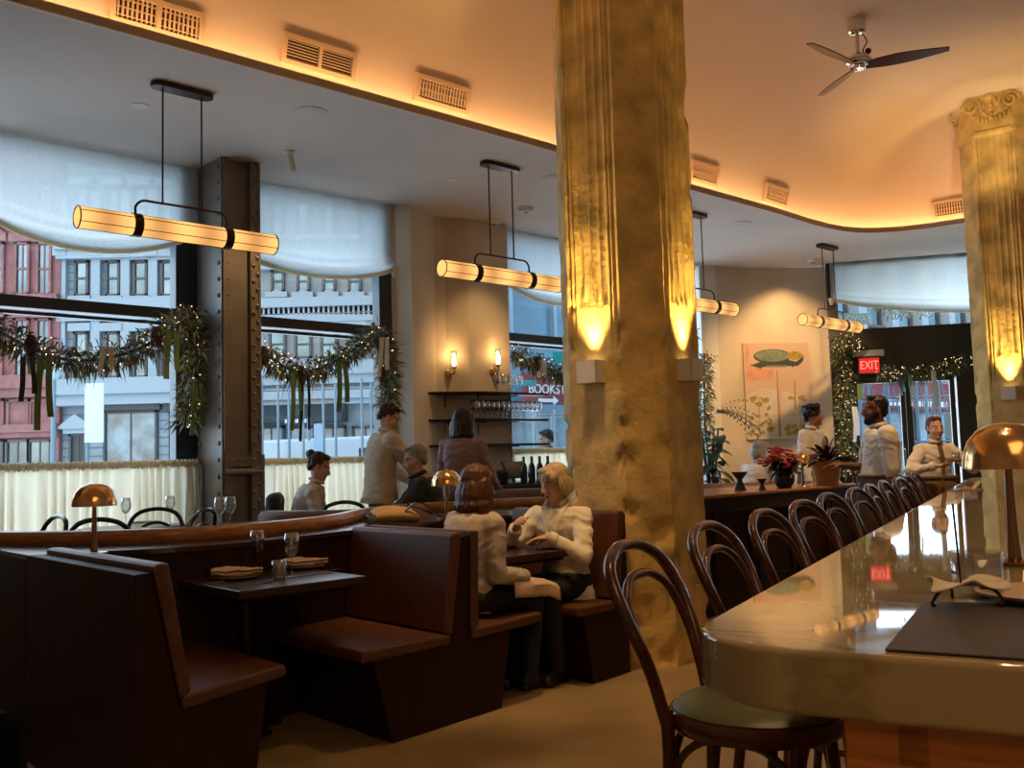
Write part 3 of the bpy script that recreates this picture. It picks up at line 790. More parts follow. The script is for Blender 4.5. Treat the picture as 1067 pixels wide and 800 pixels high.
# ================================================================== mushroom lamps
def lamp_proto():
    root = thing('table_lamp', 'x', 'table lamp')
    MB().lathe([(.0, 0), (.062, 0), (.064, .004), (.060, .009), (.02, .012), (.012, .018), (0, .018)], n=28).build('base', M['bronze'], root, smooth=True)
    MB().lathe([(.018, .01), (.014, .06), (.010, .20), (.009, .28), (.0, .281)], n=16).build('stem', M['bronze'], root, smooth=True)
    MB().lathe([(.097, .225), (.101, .225), (.101, .232), (.098, .258), (.086, .292), (.066, .316), (.038, .330), (.0, .335), (.0, .331), (.037, .326), (.064, .312), (.083, .289), (.094, .257), (.097, .232)], n=36).build('dome', M['brass'], root, smooth=True)
    MB().ell((0, 0, .275), .022).build('bulb', M['spotglow'], root, smooth=True)
    return root
lp = lamp_proto(); p = pz(1057, 587, ZBAR); place(lp, p, 0, 'brass mushroom table lamp on the marble bar')
p = pz(98, 577, .956); place(copy_tree(lp), p, 0, 'bronze mushroom lamp on the wooden ledge at the left')
p = pz(837, 507, 1.0); place(copy_tree(lp), p, 0, 'brass mushroom lamp beside the flowers on the panelled partition')
p = pz(466, 541, .956); place(copy_tree(lp), p, 0, 'brass mushroom lamp behind the person with chestnut bob')

# ================================================================== pendant lamps
m = bpy.data.materials.new('pendant_glow_glass'); m.use_nodes = True; nt = m.node_tree; nt.nodes.remove(nt.nodes['Principled BSDF'])
tc = nt.nodes.new('ShaderNodeTexCoord'); sx = nt.nodes.new('ShaderNodeSeparateXYZ'); nt.links.new(tc.outputs['Object'], sx.inputs[0])
w_ = nt.nodes.new('ShaderNodeMath'); w_.operation = 'MULTIPLY'; w_.inputs[1].default_value = 2*pi/.36; nt.links.new(sx.outputs['X'], w_.inputs[0])
c_ = nt.nodes.new('ShaderNodeMath'); c_.operation = 'COSINE'; nt.links.new(w_.outputs[0], c_.inputs[0])
p_ = nt.nodes.new('ShaderNodeMapRange'); p_.inputs['From Min'].default_value = -1; p_.inputs['From Max'].default_value = 1; p_.inputs['To Min'].default_value = .72; p_.inputs['To Max'].default_value = 1.45; nt.links.new(c_.outputs[0], p_.inputs['Value'])
em = nt.nodes.new('ShaderNodeEmission'); em.inputs['Color'].default_value = (1, .47, .14, 1); nt.links.new(p_.outputs[0], em.inputs['Strength'])
nt.links.new(em.outputs[0], nt.nodes['Material Output'].inputs['Surface']); M['pglow'] = m
def pendant_proto():
    root = thing('pendant_lamp', 'x', 'pendant lamp', (0, 0, 0), 0, 'long tube pendant lamps under the soffit')
    L, R, zt = 1.46, .074, -1.06     # tube hangs zt below the soffit
    T = Matrix.Rotation(pi/2, 3, 'Y')
    MB().lathe([(0, -L/2+.003), (R-.012, -L/2+.003), (R, -L/2+.012), (R, L/2-.012), (R-.012, L/2-.003), (0, L/2-.003)], (0, 0, zt), 28, T).build('glass_tube', M['pglow'], root, smooth=True)
    b = MB()
    for s in (-1, 1):
        ring = [(s*(L/2-.006), (R+.001)*cos(2*pi*i/28), zt+(R+.001)*sin(2*pi*i/28)) for i in range(28)]; b.tube(ring, .005, 6, closed=True, up=(1, 0, 0))
    for i in range(6):
        a = pi/6+i*pi/3; b.tube([(-L/2, (R+.002)*cos(a), zt+(R+.002)*sin(a)), (L/2, (R+.002)*cos(a), zt+(R+.002)*sin(a))], .003, 5)
    b.build('cage', M['bracket'], root, smooth=True)
    for s in (-1, 1):
        MB().lathe([(R+.002, -.03), (R+.009, -.03), (R+.009, .03), (R+.002, .03)], (s*.335, 0, zt), 28, T).build('band', M['bracket'], root, smooth=True)
    br = catmull([(-.335, 0, zt+R), (-.335, 0, zt+R+.06), (-.29, 0, zt+R+.105), (-.2, 0, zt+R+.11), (.2, 0, zt+R+.11), (.29, 0, zt+R+.105), (.335, 0, zt+R+.06), (.335, 0, zt+R)], 5)
    MB().tube(br, .009, 8, up=(0, 1, 0)).build('bracket', M['bracket'], root, smooth=True)
    for s in (-1, 1): MB().tube([(s*.145, 0, zt+R+.11), (s*.145, 0, -.03)], .007, 8).build('rod', M['bracket'], root, smooth=True)
    pts = []
    for s in (1, -1):
        for i in range(9):
            t = (-pi/2+pi*i/8)+(0 if s == 1 else pi); pts.append((s*.17+.062*cos(t), .062*sin(t)))
    b = MB().prism(pts, -.038, -.001)
    b.build('canopy', M['bracket'], root, bevel=.004)
    return root
pen = pendant_proto()
P1 = pz(190, 92, ZS); P2 = pz(521, 172, ZS); P4 = pz(862, 256, ZS); P3 = (P2+P4)/2
for i, (p, lb) in enumerate(((P1, 'tube pendant lamp in front of the riveted steel column'), (P2, 'tube pendant lamp in front of the glass shelves wall'), (P3, 'tube pendant lamp half hidden by the right side of the middle column'), (P4, 'farthest tube pendant lamp above the entrance side'))):
    o = pen if i == 0 else copy_tree(pen)
    place(o, (p.x, p.y, ZS), ANG, lb)

# ================================================================== ceiling fan
d = ray(892, 20); p = CAM+d*((ZV-EYE)/d.z)
root = thing('ceiling_fan', 'three bladed wooden ceiling fan on a short chrome rod', 'ceiling fan', p)
MB().lathe([(.0, 0), (.085, 0), (.085, -.13), (.07, -.145), (.0, -.15)], n=24).build('canopy', M['chrome'], root, smooth=True)
MB().tube([(0, 0, -.14), (0, 0, -.38)], .018, 10).build('rod', M['chrome'], root, smooth=True)
MB().tube(catmull([(.05, 0, -.14), (.09, 0, -.22), (.05, .0, -.30), (.07, 0, -.34)], 5), .006, 6).ell((.09, -.02, -.32), (.03, .02, .03)).build('cable', M['bracket'], root, smooth=True)
MB().lathe([(.0, -.33), (.05, -.34), (.10, -.37), (.115, -.40), (.115, -.43), (.09, -.445), (.09, -.46), (.0, -.462)], n=28).lathe([(.10, -.395), (.125, -.395), (.125, -.41), (.10, -.41)], n=28).build('motor', M['chrome'], root, smooth=True)
for i, a in enumerate((radians(-22), radians(98), radians(218))):
    b = MB(); rings = []; d = V((cos(a), sin(a), 0)); t = V((-sin(a), cos(a), 0))
    for j in range(9):
        u = j/8; r = .06+.72*u; w = .038+.030*sin(min(u*1.1, 1)*pi)
        if u > .95: w *= .8
        tw = -.30*(1-u)-.16; zz = -.455+.02*u
        rings.append([d*r+t*(w*s1)+V((0, 0, zz+w*s1*sin(tw)+s2*.006)) for s1, s2 in ((-1, -1), (1, -1), (1, 1), (-1, 1))])
    b.loft(rings); b.build('blade', M['fanblade'], root, smooth=True)
MB().lathe([(0, -.462), (.055, -.462), (.05, -.49), (0, -.495)], n=20).build('hub_cap', M['chrome'], root, smooth=True)

# small ceiling fittings on the soffit
def fitting(px, py, label, kind):
    p = pz(px, py, ZS); root = thing('ceiling_fitting' if kind != 'spot' else 'spotlight', label, 'downlight' if kind in ('down', 'spot') else 'detector', p)
    if kind == 'down':
        MB().lathe([(.045, -.004), (.062, -.006), (.064, 0), (.045, 0)], n=24).build('trim_ring', M['white'], root, smooth=True)
        MB().lathe([(0, -.002), (.045, -.002), (.045, 0), (0, 0)], n=20).build('lens', M['porcelain'], root)
    elif kind == 'speaker':
        MB().lathe([(0, -.008), (.12, -.008), (.135, -.004), (.135, 0), (0, 0)], n=32).build('grille', M['soffit'], root, smooth=True)
    elif kind == 'smoke':
        MB().lathe([(0, -.05), (.05, -.05), (.075, -.035), (.08, -.012), (.09, -.008), (.09, 0), (0, 0)], n=28).build('housing', M['white'], root, smooth=True)
        MB().lathe([(0, -.055), (.025, -.055), (.03, -.05), (0, -.05)], n=20).build('sensor', M['black'], root, smooth=True)
    else:
        MB().lathe([(0, -.012), (.05, -.012), (.05, 0), (0, 0)], n=20).build('mount', M['white'], root, smooth=True)
        T = Matrix.Rotation(radians(24), 3, 'X') @ Matrix.Rotation(radians(-8), 3, 'Y')
        MB().lathe([(0, -.02), (.033, -.02), (.033, -.16), (.0, -.15)], (0, 0, -.01), 20, T).build('barrel', M['white'], root, smooth=True)
    return root
fitting(146, 110, 'small round recessed downlight left of the first pendant canopy', 'down')
fitting(324, 117, 'flat round ceiling speaker between the first two pendants', 'speaker')
fitting(301, 158, 'small white cylinder spotlight on the soffit near the left shade', 'spot')
fitting(473, 187, 'tiny recessed downlight left of the second pendant canopy', 'down')
fitting(548, 217, 'white smoke detector beside the second pendant rods', 'smoke')
fitting(514, 229, 'small dark ended sensor above the plaster wall with sconces', 'smoke')
fitting(577, 186, 'round ceiling speaker beside the middle column', 'speaker')
fitting(772, 233, 'round ceiling speaker right of the middle column', 'speaker')
fitting(847, 270, 'smoke detector near the farthest pendant canopy', 'smoke')
# ================================================================== shades, curtains
def shade(P0, P1, zt, zc0, zc1, sag, label, off=.0, asym=.5):
    """gathered window shade hanging between two plan points"""
    root = thing('roman_blind', label, 'window blind', (P0+P1)/2, 0, 'gathered sheer blinds')
    L = (P1-P0).length; d = (P1-P0)/L; q = V((d.y, -d.x, 0))
    if q.dot(CAM-P0) < 0: q = -q
    def bot(u):
        s = 4*u*(1-u)
        return zc0+(zc1-zc0)*u-sag*s**.8
    def fn(u, v):
        zb = bot(u); z = zt+(zb-zt)*v; o = .004*sin(u*40)*(1-v)
        if v > .72:
            w = (v-.72)/.28; o += w*.05+.030*sin(w*pi*3.2+u*1.2)*w*(.4+1.2*sin(pi*u))
        return P0+d*(L*u)+q*(o+off)+V((0, 0, z))
    MB().sheet(fn, 48, 60).build('cloth', M['shade'], root, smooth=True, world=True)
    pts = [fn(i/40, 1.)+V((0, 0, .01)) for i in range(41)]
    MB().strip(pts, .05, .018, (0, 0, 1)).build('hem', M['shadehem'], root, smooth=True, world=True)
    for u_ in (0, 1): MB().tube([fn(u_, 1.)+V((0, 0, .03)), fn(u_, 1.)+V((0, 0, -.07))], [.045, .02], 8).build('gathered_corner', M['shadehem'], root, smooth=True, world=True)
nS = 8.29
z0 = pn(-18, 225, nS).z; z1 = pn(203, 243, nS).z; zm = pn(105, 262, nS).z
shade(an(2.0, nS), an(3.74, nS), ZS-.01, z0, z1, (z0+z1)/2-zm, 'sheer gathered window shade at the far left')
z0 = pn(272, 268, nS).z; z1 = pn(402, 281, nS).z; zm = pn(340, 289, nS).z
shade(an(4.14, nS), an(5.90, nS), ZS-.01, z0, z1, (z0+z1)/2-zm, 'sheer gathered window shade right of the riveted column')
nS = 8.33
z0 = pn(536, 295, nS).z; z1 = pn(640, 312, nS).z; zm = pn(588, 318, nS).z
shade(an(7.50, nS), an(9.2, nS), ZS-.01, z0, z1, (z0+z1)/2-zm, 'sheer gathered window shade left of the middle column')
z0 = ez(872, 314); z1 = ez(1003, 322); zm = ez(940, 328)
shade(ent(x_l+.03, .1), ent(x_end-.9, .1), ZS-.01, z0, z1-.05, .12, 'sheer gathered window shade above the entrance doors')

def curtain(a0, a1, n, z1, label, seed=0):
    root = thing('cafe_curtain', label, 'curtain', an((a0+a1)/2, n, .17), 0, 'cream cafe curtains')
    def fn(u, v):
        a = a0+(a1-a0)*u; z = z1-.03+(.19-z1+.03)*v
        ph = a*70+3*noise.noise(V((a*3, seed, 0)))*4
        amp = .016+.022*min(v*3, 1)+.012*noise.noise(V((a*6, v*1.5, seed)))
        return an(a, n-.015+amp*sin(ph)+.02*noise.noise(V((a*9, v*2, 5.))), z)
    MB().sheet(fn, 260, 14).build('cloth', M['curtain'], root, smooth=True, world=True)
    def fh(u, v):
        a = a0+(a1-a0)*u; th = v*2*pi
        r = .032+.006*sin(a*180)+.005*noise.noise(V((a*40, seed, 2)))
        return an(a, n+r*sin(th), z1+r*1.1*cos(th))
    MB().sheet(fh, 260, 9).build('ruffled_heading', M['shadehem'], root, smooth=True, world=True)
    MB().tube([an(a0-.05, n, z1), an(a1+.05, n, z1)], .011, 8).build('rod', M['brass'], root, smooth=True, world=True)
nK = 8.26
curtain(1.0, 3.72, nK, pn(100, 485, nK).z, 'cream cafe curtain behind the window dining table', 1)
curtain(4.15, 5.90, nK, pn(330, 480, nK).z, 'cream cafe curtain behind the seated person with a hair bun', 2)
curtain(7.50, 9.6, 8.30, pn(560, 470, 8.30).z, 'short strip of cream cafe curtain beside the middle column', 3)

# ================================================================== garlands
def blades(mb, pts, rad, per_m, lmin, lmax, w, rng, droop=.3):
    L = 0
    for p, q in zip(pts[:-1], pts[1:]):
        seg = (q-p).length; n = int(seg*per_m)+1
        for _ in range(n):
            c = p.lerp(q, rng.random()); a = rng.uniform(0, 2*pi); t = (q-p).normalized()
            u = t.orthogonal().normalized(); w_ = t.cross(u)
            d = (u*cos(a)+w_*sin(a))*1.0+t*rng.uniform(-.8, .8)+V((0, 0, -droop)); d.normalize()
            c = c+d*rng.uniform(0, rad*.8); l = rng.uniform(lmin, lmax); s = d.cross(V((rng.uniform(-1, 1), rng.uniform(-1, 1), rng.uniform(-1, 1)))).normalized()*w*rng.uniform(.6, 1.3)
            mid = c+d*l*.5+V((0, 0, .01)); tip = c+d*l+V((0, 0, -l*.25))
            mb.add([c, mid+s, tip, mid-s], [(0, 1, 2, 3)])
def garland(name, paths, label, rad=.10, dens=520, lights=60, seed=1, cones=(), ribbons=(), dry=0, group='fir garlands with fairy lights'):
    rng = random.Random(seed); allp = [catmull(p, 5) for p in paths]
    root = thing(name, label, 'garland', allp[0][0], 0, group)
    for nm, m_, f_, l0, l1, w in (('fir_foliage', 'leaf', 1., .05, .13, .008), ('cedar_foliage', 'leaf2', .45, .06, .15, .012)):
        mb = MB()
        for p in allp: blades(mb, p, rad, dens*f_, l0, l1, w, rng)
        o = mb.build(nm, M[m_], root, world=True)
    if dry:
        mb = MB()
        for p in allp: blades(mb, p, rad*1.1, dry, .08, .2, .006, rng, 0)
        mb.build('dried_grass', M['leafdry'], root, world=True)['kind'] = 'stuff'
    st_ = MB()
    for p in allp: st_.tube(p, .015, 6)
    st_.build('stem', M['pine'], root, world=True)
    mb = MB()
    for _ in range(lights):
        p = rng.choice(allp) if len(allp) > 1 and rng.random() < .5 else max(allp, key=len); i = rng.randrange(len(p)-1)
        c = p[i].lerp(p[i+1], rng.random())+V((rng.uniform(-1, 1), rng.uniform(-1, 1), rng.uniform(-1, 1)))*rad*1.05
        mb.ell(c, .0055, None, 6, 4)
    o = mb.build('fairy_light', M['fairy'], root, world=True); o['kind'] = 'stuff'
    for c in cones: 
        b = MB(); c = V(c)
        for j in range(9):
            r_ = .045*sin(pi*(j+1.2)/10.5)+.012
            for i in range(9):
                a = 2*pi*i/9+j*.5; dd = V((cos(a), sin(a), 0)); b.ell(c+dd*r_*.72+V((0, 0, .09-.02*j)), (.014, .014, .009), None, 6, 4)
        b.ell(c+V((0, 0, .01)), (.03, .03, .08)); b.build('pine_cone', M['pine'], root, world=True, smooth=True)
    for (c, l, m_, w) in ribbons:
        c = V(c); ph = rng.uniform(0, 6)
        for s in (-1, 1):
            pts = [c+an(s*(.03+.012*j/5)*1., .0, 0)+an(.004*sin(ph+j*.6), -.03-.01*cos(j*.6+ph), -l*j/8*(1 if s < 0 else .82)) for j in range(9)]
            MB().strip(pts, w, .003, (AX, AY, 0)).build('ribbon', M[m_], root, world=True, smooth=True)
    return root
G = 8.17
P_ = lambda x, y, n=G: pn(x, y, n)
garland('garland', [[P_(-45, 325), P_(0, 346), P_(35, 364), P_(80, 376), P_(125, 370), P_(160, 356), P_(185, 338), P_(200, 330)], [P_(200, 330), P_(204, 360), P_(202, 395), P_(199, 425), P_(196, 440)]],
    'fir garland swagged across the far left window', .105, 560, 120, 1, cones=(P_(32, 362, G-.1), P_(163, 352, G-.1)),
    ribbons=((P_(45, 372, G-.1), .58, 'ribbon_green', .05), (P_(28, 372, G-.1), .35, 'ribbon_black', .04), (P_(178, 345, G-.1), .42, 'ribbon_green', .05), (P_(110, 362, G-.12), .22, 'ribbon_white', .04), (P_(205, 400, G-.08), .45, 'ribbon_green', .04)), dry=220)
garland('garland', [[P_(274, 366), P_(290, 378), P_(312, 388), P_(338, 382), P_(365, 366), P_(395, 346)], [P_(395, 346), P_(404, 368), P_(406, 395), P_(404, 420), P_(408, 432)]],
    'fir garland swagged across the window behind the standing person in fleece', .10, 560, 130, 2, cones=(P_(275, 372, G-.12), P_(314, 392, G-.12), P_(398, 392, G-.1)),
    ribbons=((P_(307, 388, G-.1), .55, 'ribbon_green', .045), (P_(316, 392, G-.1), .62, 'ribbon_black', .03), (P_(355, 374, G-.1), .52, 'ribbon_green', .055), (P_(398, 352, G-.1), .4, 'ribbon_white', .05)), dry=220)
garland('garland', [[P_(536, 366, 8.2), P_(550, 376, 8.2), P_(570, 384, 8.2), P_(592, 390, 8.2), P_(630, 392, 8.2), P_(680, 372, 8.2), P_(722, 350, 8.2)]],
    'short fir garland in the window beside the middle column', .11, 560, 70, 3, cones=(P_(560, 380, 8.08),), ribbons=((P_(563, 376, 8.08), .2, 'ribbon_white', .06),), dry=60)
q = [pd(734, y, 13.6) for y in (368, 395, 425, 455)]
garland('garland', [q], 'vertical fir garland with fairy lights right of the middle column', .13, 500, 90, 4)
q = [ent(ex(879), .25, ez(879, y)) for y in (350, 380, 410, 440, 470, 490)]
garland('garland', [q, [ent(ex(880), .25, ez(880, 358)), ent(ex(893), .25, ez(893, 362))]], 'vertical fir garland left of the entrance doors', .13, 620, 200, 5,
    ribbons=((ent(ex(886), .40, ez(886, 425)), .5, 'ribbon_white', .09),))
q = [ent(ex(x), .22, ez(x, y)) for x, y in ((915, 388), (930, 391), (950, 390), (970, 388), (990, 383), (1006, 378))]
garland('garland', [q], 'fir garland with white bow above the entrance doors', .10, 620, 110, 6,
    ribbons=((ent(ex(968), .36, ez(968, 388)), .62, 'ribbon_white', .09), (ent(ex(945), .34, ez(945, 392)), .45, 'ribbon_green', .05), (ent(ex(935), .36, ez(935, 392)), .3, 'ribbon_black', .09)))

# ================================================================== glassware kinds
def wineglass(name='wine_glass'):
    b = MB(); b.lathe([(.0, 0), (.036, 0), (.036, .002), (.01, .006), (.004, .012), (.0035, .095), (.012, .102), (.030, .122), (.039, .150), (.038, .180), (.031, .218), (.0295, .218), (.0365, .180), (.0375, .150), (.029, .124), (.010, .104), (0, .102)], n=22)
    return b.mesh(name, M['glass'], True)
WG = wineglass()
def tumbler_mesh(r=.037, h=.09, liquid=0.):
    b = MB(); b.lathe([(0, 0), (r*.88, 0), (r, h), (r-.0025, h), (r*.85, .008), (0, .008)], n=24); return b.mesh('tumbler', M['glass'], True)
TM = tumbler_mesh(); TM2 = tumbler_mesh(.043, .078)
def inst(name, me, loc, label, cat, group=None, rz=0., sc=1.):
    o = bpy.data.objects.new(name, me); COL.objects.link(o); o.location = loc; o.rotation_euler = (0, 0, rz); o.scale = (sc,)*3
    return tag(o, label, cat, group)
ZT_ = .7902
p = pz(268, 596, ZT_); inst('wine_glass', WG, p, 'wine glass on the empty booth table, left of the two', 'wine glass', 'wine glasses on the booth table')
p = pz(304, 601, ZT_); inst('wine_glass', WG, p, 'wine glass on the empty booth table, right of the two', 'wine glass', 'wine glasses on the booth table')
p = pz(291, 603, ZT_); inst('tumbler', TM, p, 'clear tumbler in front between the two wine glasses', 'glass', 'tumblers on the booth table')
p = pz(283, 589, ZT_); inst('tumbler', TM, p, 'clear tumbler at the back behind the two wine glasses', 'glass', 'tumblers on the booth table')
def plate_napkin(px, py, lab, rz):
    p = pz(px, py, ZT_)
    b = MB().lathe([(0, .004), (.05, .0), (.07, .004), (.115, .014), (.117, .017), (.07, .010), (0, .008)], n=36)
    o = b.build('plate', M['porcelain'], None, smooth=True); o.location = p; tag(o, 'round stoneware plate '+lab, 'plate', 'plates on the booth table')
    R = Matrix.Rotation(rz, 3, 'Z'); b = MB()
    def fn(u, v):
        x = (u-.5)*.25; y = (v-.5)*.11*(1-.35*u); z = .020+.013*sin(pi*v)*(.6+.5*sin(u*5))+.008*noise.noise(V((u*5, v*4, px)))
        return R @ V((x, y, z))
    b.sheet(fn, 16, 10)
    b.sheet(lambda u, v: fn(u, v)*1.0+V((0, 0, -.012-.012*sin(pi*v))), 16, 10)
    n = b.build('napkin', M['napkin'], None, smooth=True, solid=.004); n.location = p+V((0, 0, .0195)); tag(n, 'folded beige napkin lying on the plate '+lab, 'napkin', 'napkins on the booth table')
plate_napkin(246, 603, 'at the left of the booth table', ANG*.4)
plate_napkin(316, 592, 'at the right of the booth table', ANG*.5)
def cutlery(name, p, ang, label, z=ZT_, grp='cutlery on the booth table'):
    R = Matrix.Rotation(ang, 3, 'Z'); b = MB()
    if name == 'knife': pts = [(-.10, .004), (-.02, .006), (.0, .005), (.03, .010), (.09, .008), (.105, .0)]
    else: pts = [(-.10, .005), (-.03, .004), (.03, .003), (.055, .011), (.075, .012), (.10, .010)]
    poly = [(x, y) for x, y in pts]+[(x, -y) for x, y in reversed(pts)]
    poly = [tuple((R @ V((x, y, 0)))[:2]) for x, y in poly]
    b.prism([(x+p.x, y+p.y) for x, y in poly], z+.001, z+.004)
    o = b.build(name, M['chrome'], None); tag(o, label, name, grp)
cutlery('knife', pz(276, 608, ZT_), ANG+.1, 'knife beside the left plate near the table edge')
cutlery('fork', pz(222, 607, ZT_), ANG+.2, 'fork left of the left plate')
cutlery('knife', pz(345, 594, ZT_), ANG+.1, 'knife right of the right plate')
cutlery('fork', pz(328, 599, ZT_), ANG-.1, 'fork in front of the right plate')
# table of the two women
p = pz(531, 571, ZT_)
o = inst('tumbler', TM2, p, 'tumbler of dark drink between the two seated people', 'glass')
b = MB().lathe([(0, .009), (.0365, .009), (.039, .046), (0, .046)], n=24); b.build('drink', M['drink'], o, smooth=True)
p = pz(572, 571, ZT_); b = MB().lathe([(0, .004), (.05, .0), (.08, .006), (.082, .009), (0, .007)], n=30); o = b.build('plate', M['slate'], None, smooth=True); o.location = p; tag(o, 'small dark plate in front of the person with grey blonde hair', 'plate')
cutlery('knife', pz(562, 572, ZT_)+V((0, 0, .0)), ANG+.9, 'knife leaning over the small dark plate', ZT_+.010, None)
p = pz(519, 565, ZT_); b = MB().lathe([(0, .004), (.04, .0), (.065, .006), (.067, .009), (0, .007)], n=30); o = b.build('plate', M['porcelain'], None, smooth=True); o.location = p; tag(o, 'small pale plate in front of the person with chestnut bob', 'plate')

# ================================================================== things on the bar
p = [pz(*q, ZBAR) for q in ((922, 679), (962, 629), (1120, 633), (1140, 694))]
b = MB().prism([(v.x, v.y) for v in p], ZBAR+.0008, ZBAR+.0045); o = b.build('placemat', M['slate'], None, bevel=.0015); tag(o, 'dark grey slate placemat on the marble bar', 'placemat')
p = pz(1003, 633, ZBAR)
root = thing('incense_holder', 'white leaf shaped dish on black wire feet holding a thin brown stick', 'incense holder', p+V((0, 0, .005)))
def fn(u, v):
    th = u*2*pi; r = (.040+.032*abs(cos(th*1.5+.3))**2.2)*v
    return V((r*cos(th)*1.15, r*sin(th)*.9, .034+.010*v*v*sin(th*3)+.004*v))
MB().sheet(fn, 60, 6).build('dish', M['paper'], root, smooth=True, solid=.003)
for i, a in enumerate((200, 335, 80)):
    a = radians(a); d = V((cos(a), sin(a), 0)); t = V((-sin(a), cos(a), 0))
    MB().tube(catmull([d*.03+V((0, 0, .031)), d*.05+t*.004+V((0, 0, .028)), d*.063+V((0, 0, .012)), d*.066+V((0, 0, .004)), d*.060+V((0, 0, .004))], 5), .003, 7).build('foot', M['black'], root, smooth=True)
MB().tube([(0, 0, .036), (-.006, 0, .175)], .0022, 6).build('stick', M['bracket'], root)
p = pz(1019, 622, ZBAR); inst('tumbler', TM2, p, 'clear tumbler behind the incense holder on the bar', 'glass', None, 0, 1.08)
p = pz(1092, 628, ZBAR); b = MB().lathe([(0, .006), (.06, .001), (.08, .006), (.115, .018), (.117, .022), (.08, .012), (0, .010)], n=40); o = b.build('plate', M['porcelain'], None, smooth=True); o.location = p; tag(o, 'pinkish plate at the right edge of the marble bar', 'plate')

# ================================================================== glass shelves, sconces, back counter
def shelf(z, label, x1=7.86):
    root = thing('wall_shelf', label, 'shelf', an(7.1, 8.15, z), 0, 'dark shelves on the plaster pier')
    poly = [(6.36, 8.33), (6.86, 8.02), (6.95, 8.0), (x1, 7.98), (x1, 8.18), (7.5, 8.19), (6.93, 8.26), (6.72, 8.39), (6.55, 8.39)]
    MB().prism([tuple(an(*q)[:2]) for q in poly], z-.025, z).build('board', M['wood'], root, world=True)
    for a, n in ((6.62, 8.36), (7.0, 8.24), (7.45, 8.19)):
        MB().tube([an(a, n-.01, z-.16), an(a, n-.01, z-.03), an(a, n-.14, z-.03)], .008, 6).build('bracket', M['black'], root, world=True)
zs1 = pn(520, 408, 8.0).z; zs2 = pn(520, 436, 8.0).z; zs3 = pn(520, 462, 8.0).z
shelf(zs1, 'top dark shelf on the plaster pier'); shelf(zs2, 'middle dark shelf carrying rows of glasses'); shelf(zs3, 'bottom empty dark shelf on the plaster pier')
for i in range(5): inst('wine_glass', WG, an(7.18+.085*i, 8.09, zs1), 'wine glass on the top shelf', 'wine glass', 'wine glasses on the top shelf', 0, .95)
k = 0
for r_ in range(2):
    for i in range(14):
        inst('wine_glass', WG, an(6.84+.073*i+.02*r_, 8.06+.085*r_, zs2), 'wine glass standing in the rows on the middle shelf', 'wine glass', 'wine glasses on the middle shelf', 0, .95)
def wall_sconce(p, label):
    root = thing('wall_sconce', label, 'wall light', p, ANG, 'glass wall sconces on the pier')
    T = Matrix.Rotation(pi/2, 3, 'X')
    MB().lathe([(0, 0), (.05, 0), (.05, .015), (.03, .025), (0, .025)], (0, 0, -.10), 24, T).build('back_plate', M['brass'], root, smooth=True)
    MB().tube(catmull([(0, -.02, -.10), (0, -.08, -.11), (0, -.10, -.09), (0, -.10, -.04)], 5), .01, 8).lathe([(.0, -.06), (.03, -.05), (.034, -.03), (0, -.03)], (0, -.1, 0), 20).build('arm', M['brass'], root, smooth=True)
    MB().lathe([(.038, -.03), (.038, .15), (.035, .15), (.035, -.03)], (0, -.1, 0), 24).build('glass_shade', M['glass'], root, smooth=True)
    MB().lathe([(.0, -.03), (.016, -.025), (.03, .02), (.028, .06), (.012, .09), (0, .095)], (0, -.1, 0), 20).build('bulb', M['bulb'], root, smooth=True)
    L = bpy.data.lights.new('sconce', 'POINT'); L.energy = 3.5; L.color = (1, .58, .22); L.shadow_soft_size = .03
    o = bpy.data.objects.new('sconce_light', L); COL.objects.link(o); o.location = p+V((sin(ANG)*.1, -cos(ANG)*.1, .04)) + V((sin(ANG)*.02, -cos(ANG)*.02, .07))
p = pn(468, 380, 8.39); wall_sconce(an(toan(p)[0], 8.40, p.z), 'glass wall sconce on the pier, left of the pair')
p = pn(513, 378, 8.235); wall_sconce(an(toan(p)[0], 8.235, p.z), 'glass wall sconce on the pier, right of the pair')
zc = 1.10
root = thing('service_counter', 'dark service counter below the glass shelves', 'counter', an(7.4, 7.6, .17))
MB().prism([tuple(an(*q)[:2]) for q in ((6.75, 7.55), (8.4, 7.55), (8.4, 8.15), (6.75, 8.15))], .17, zc-.04).build('body', M['wood'], root, world=True)
MB().prism([tuple(an(*q)[:2]) for q in ((6.72, 7.52), (8.43, 7.52), (8.43, 8.15), (6.72, 8.15))], zc-.04, zc).build('worktop', M['tabletop'], root, world=True)
p = pz(537, 504, zc)
root = thing('pos_terminal', 'black tablet till on a stand on the service counter', 'till', p, ANG)
MB().box((0, 0, .008), (.16, .14, .016)).build('base', M['black'], root); MB().tube([(0, .02, .01), (0, .03, .12)], .018).build('stand', M['black'], root)
R = Matrix.Rotation(radians(-35), 3, 'X'); MB().box((0, 0, .14), (.30, .02, .20), M=R).build('tablet', M['black'], root, bevel=.006)
MB().box(R @ V((0, -.012, 0))+V((0, 0, .14)), (.27, .003, .17), M=R).build('screen', mat('till_screen', (.02, .03, .06), .1), root)
p = pz(518, 505, zc); root = thing('receipt_printer', 'small black printer left of the till', 'printer', p, ANG)
MB().box((0, 0, .07), (.15, .18, .14)).build('body', M['black'], root, bevel=.015); MB().box((0, -.05, .143), (.10, .06, .008)).build('paper_slot', M['slate'], root)
for i in range(8):
    b = MB().lathe([(0, 0), (.034, 0), (.034, .15), (.028, .18), (.012, .21), (.012, .27), (0, .27)], n=16)
    p = pz(546+4.2*i, 504, zc); p.z = zc
    o = b.build('bottle', mat('bottle_glass_%d' % i, random.choice([(.02, .03, .02), (.12, .10, .07), (.03, .02, .015)]), .12), None, smooth=True); o.location = p+an(0, .05*(i % 2)); tag(o, 'bottle in the row beside the till', 'bottle', 'bottles beside the till')

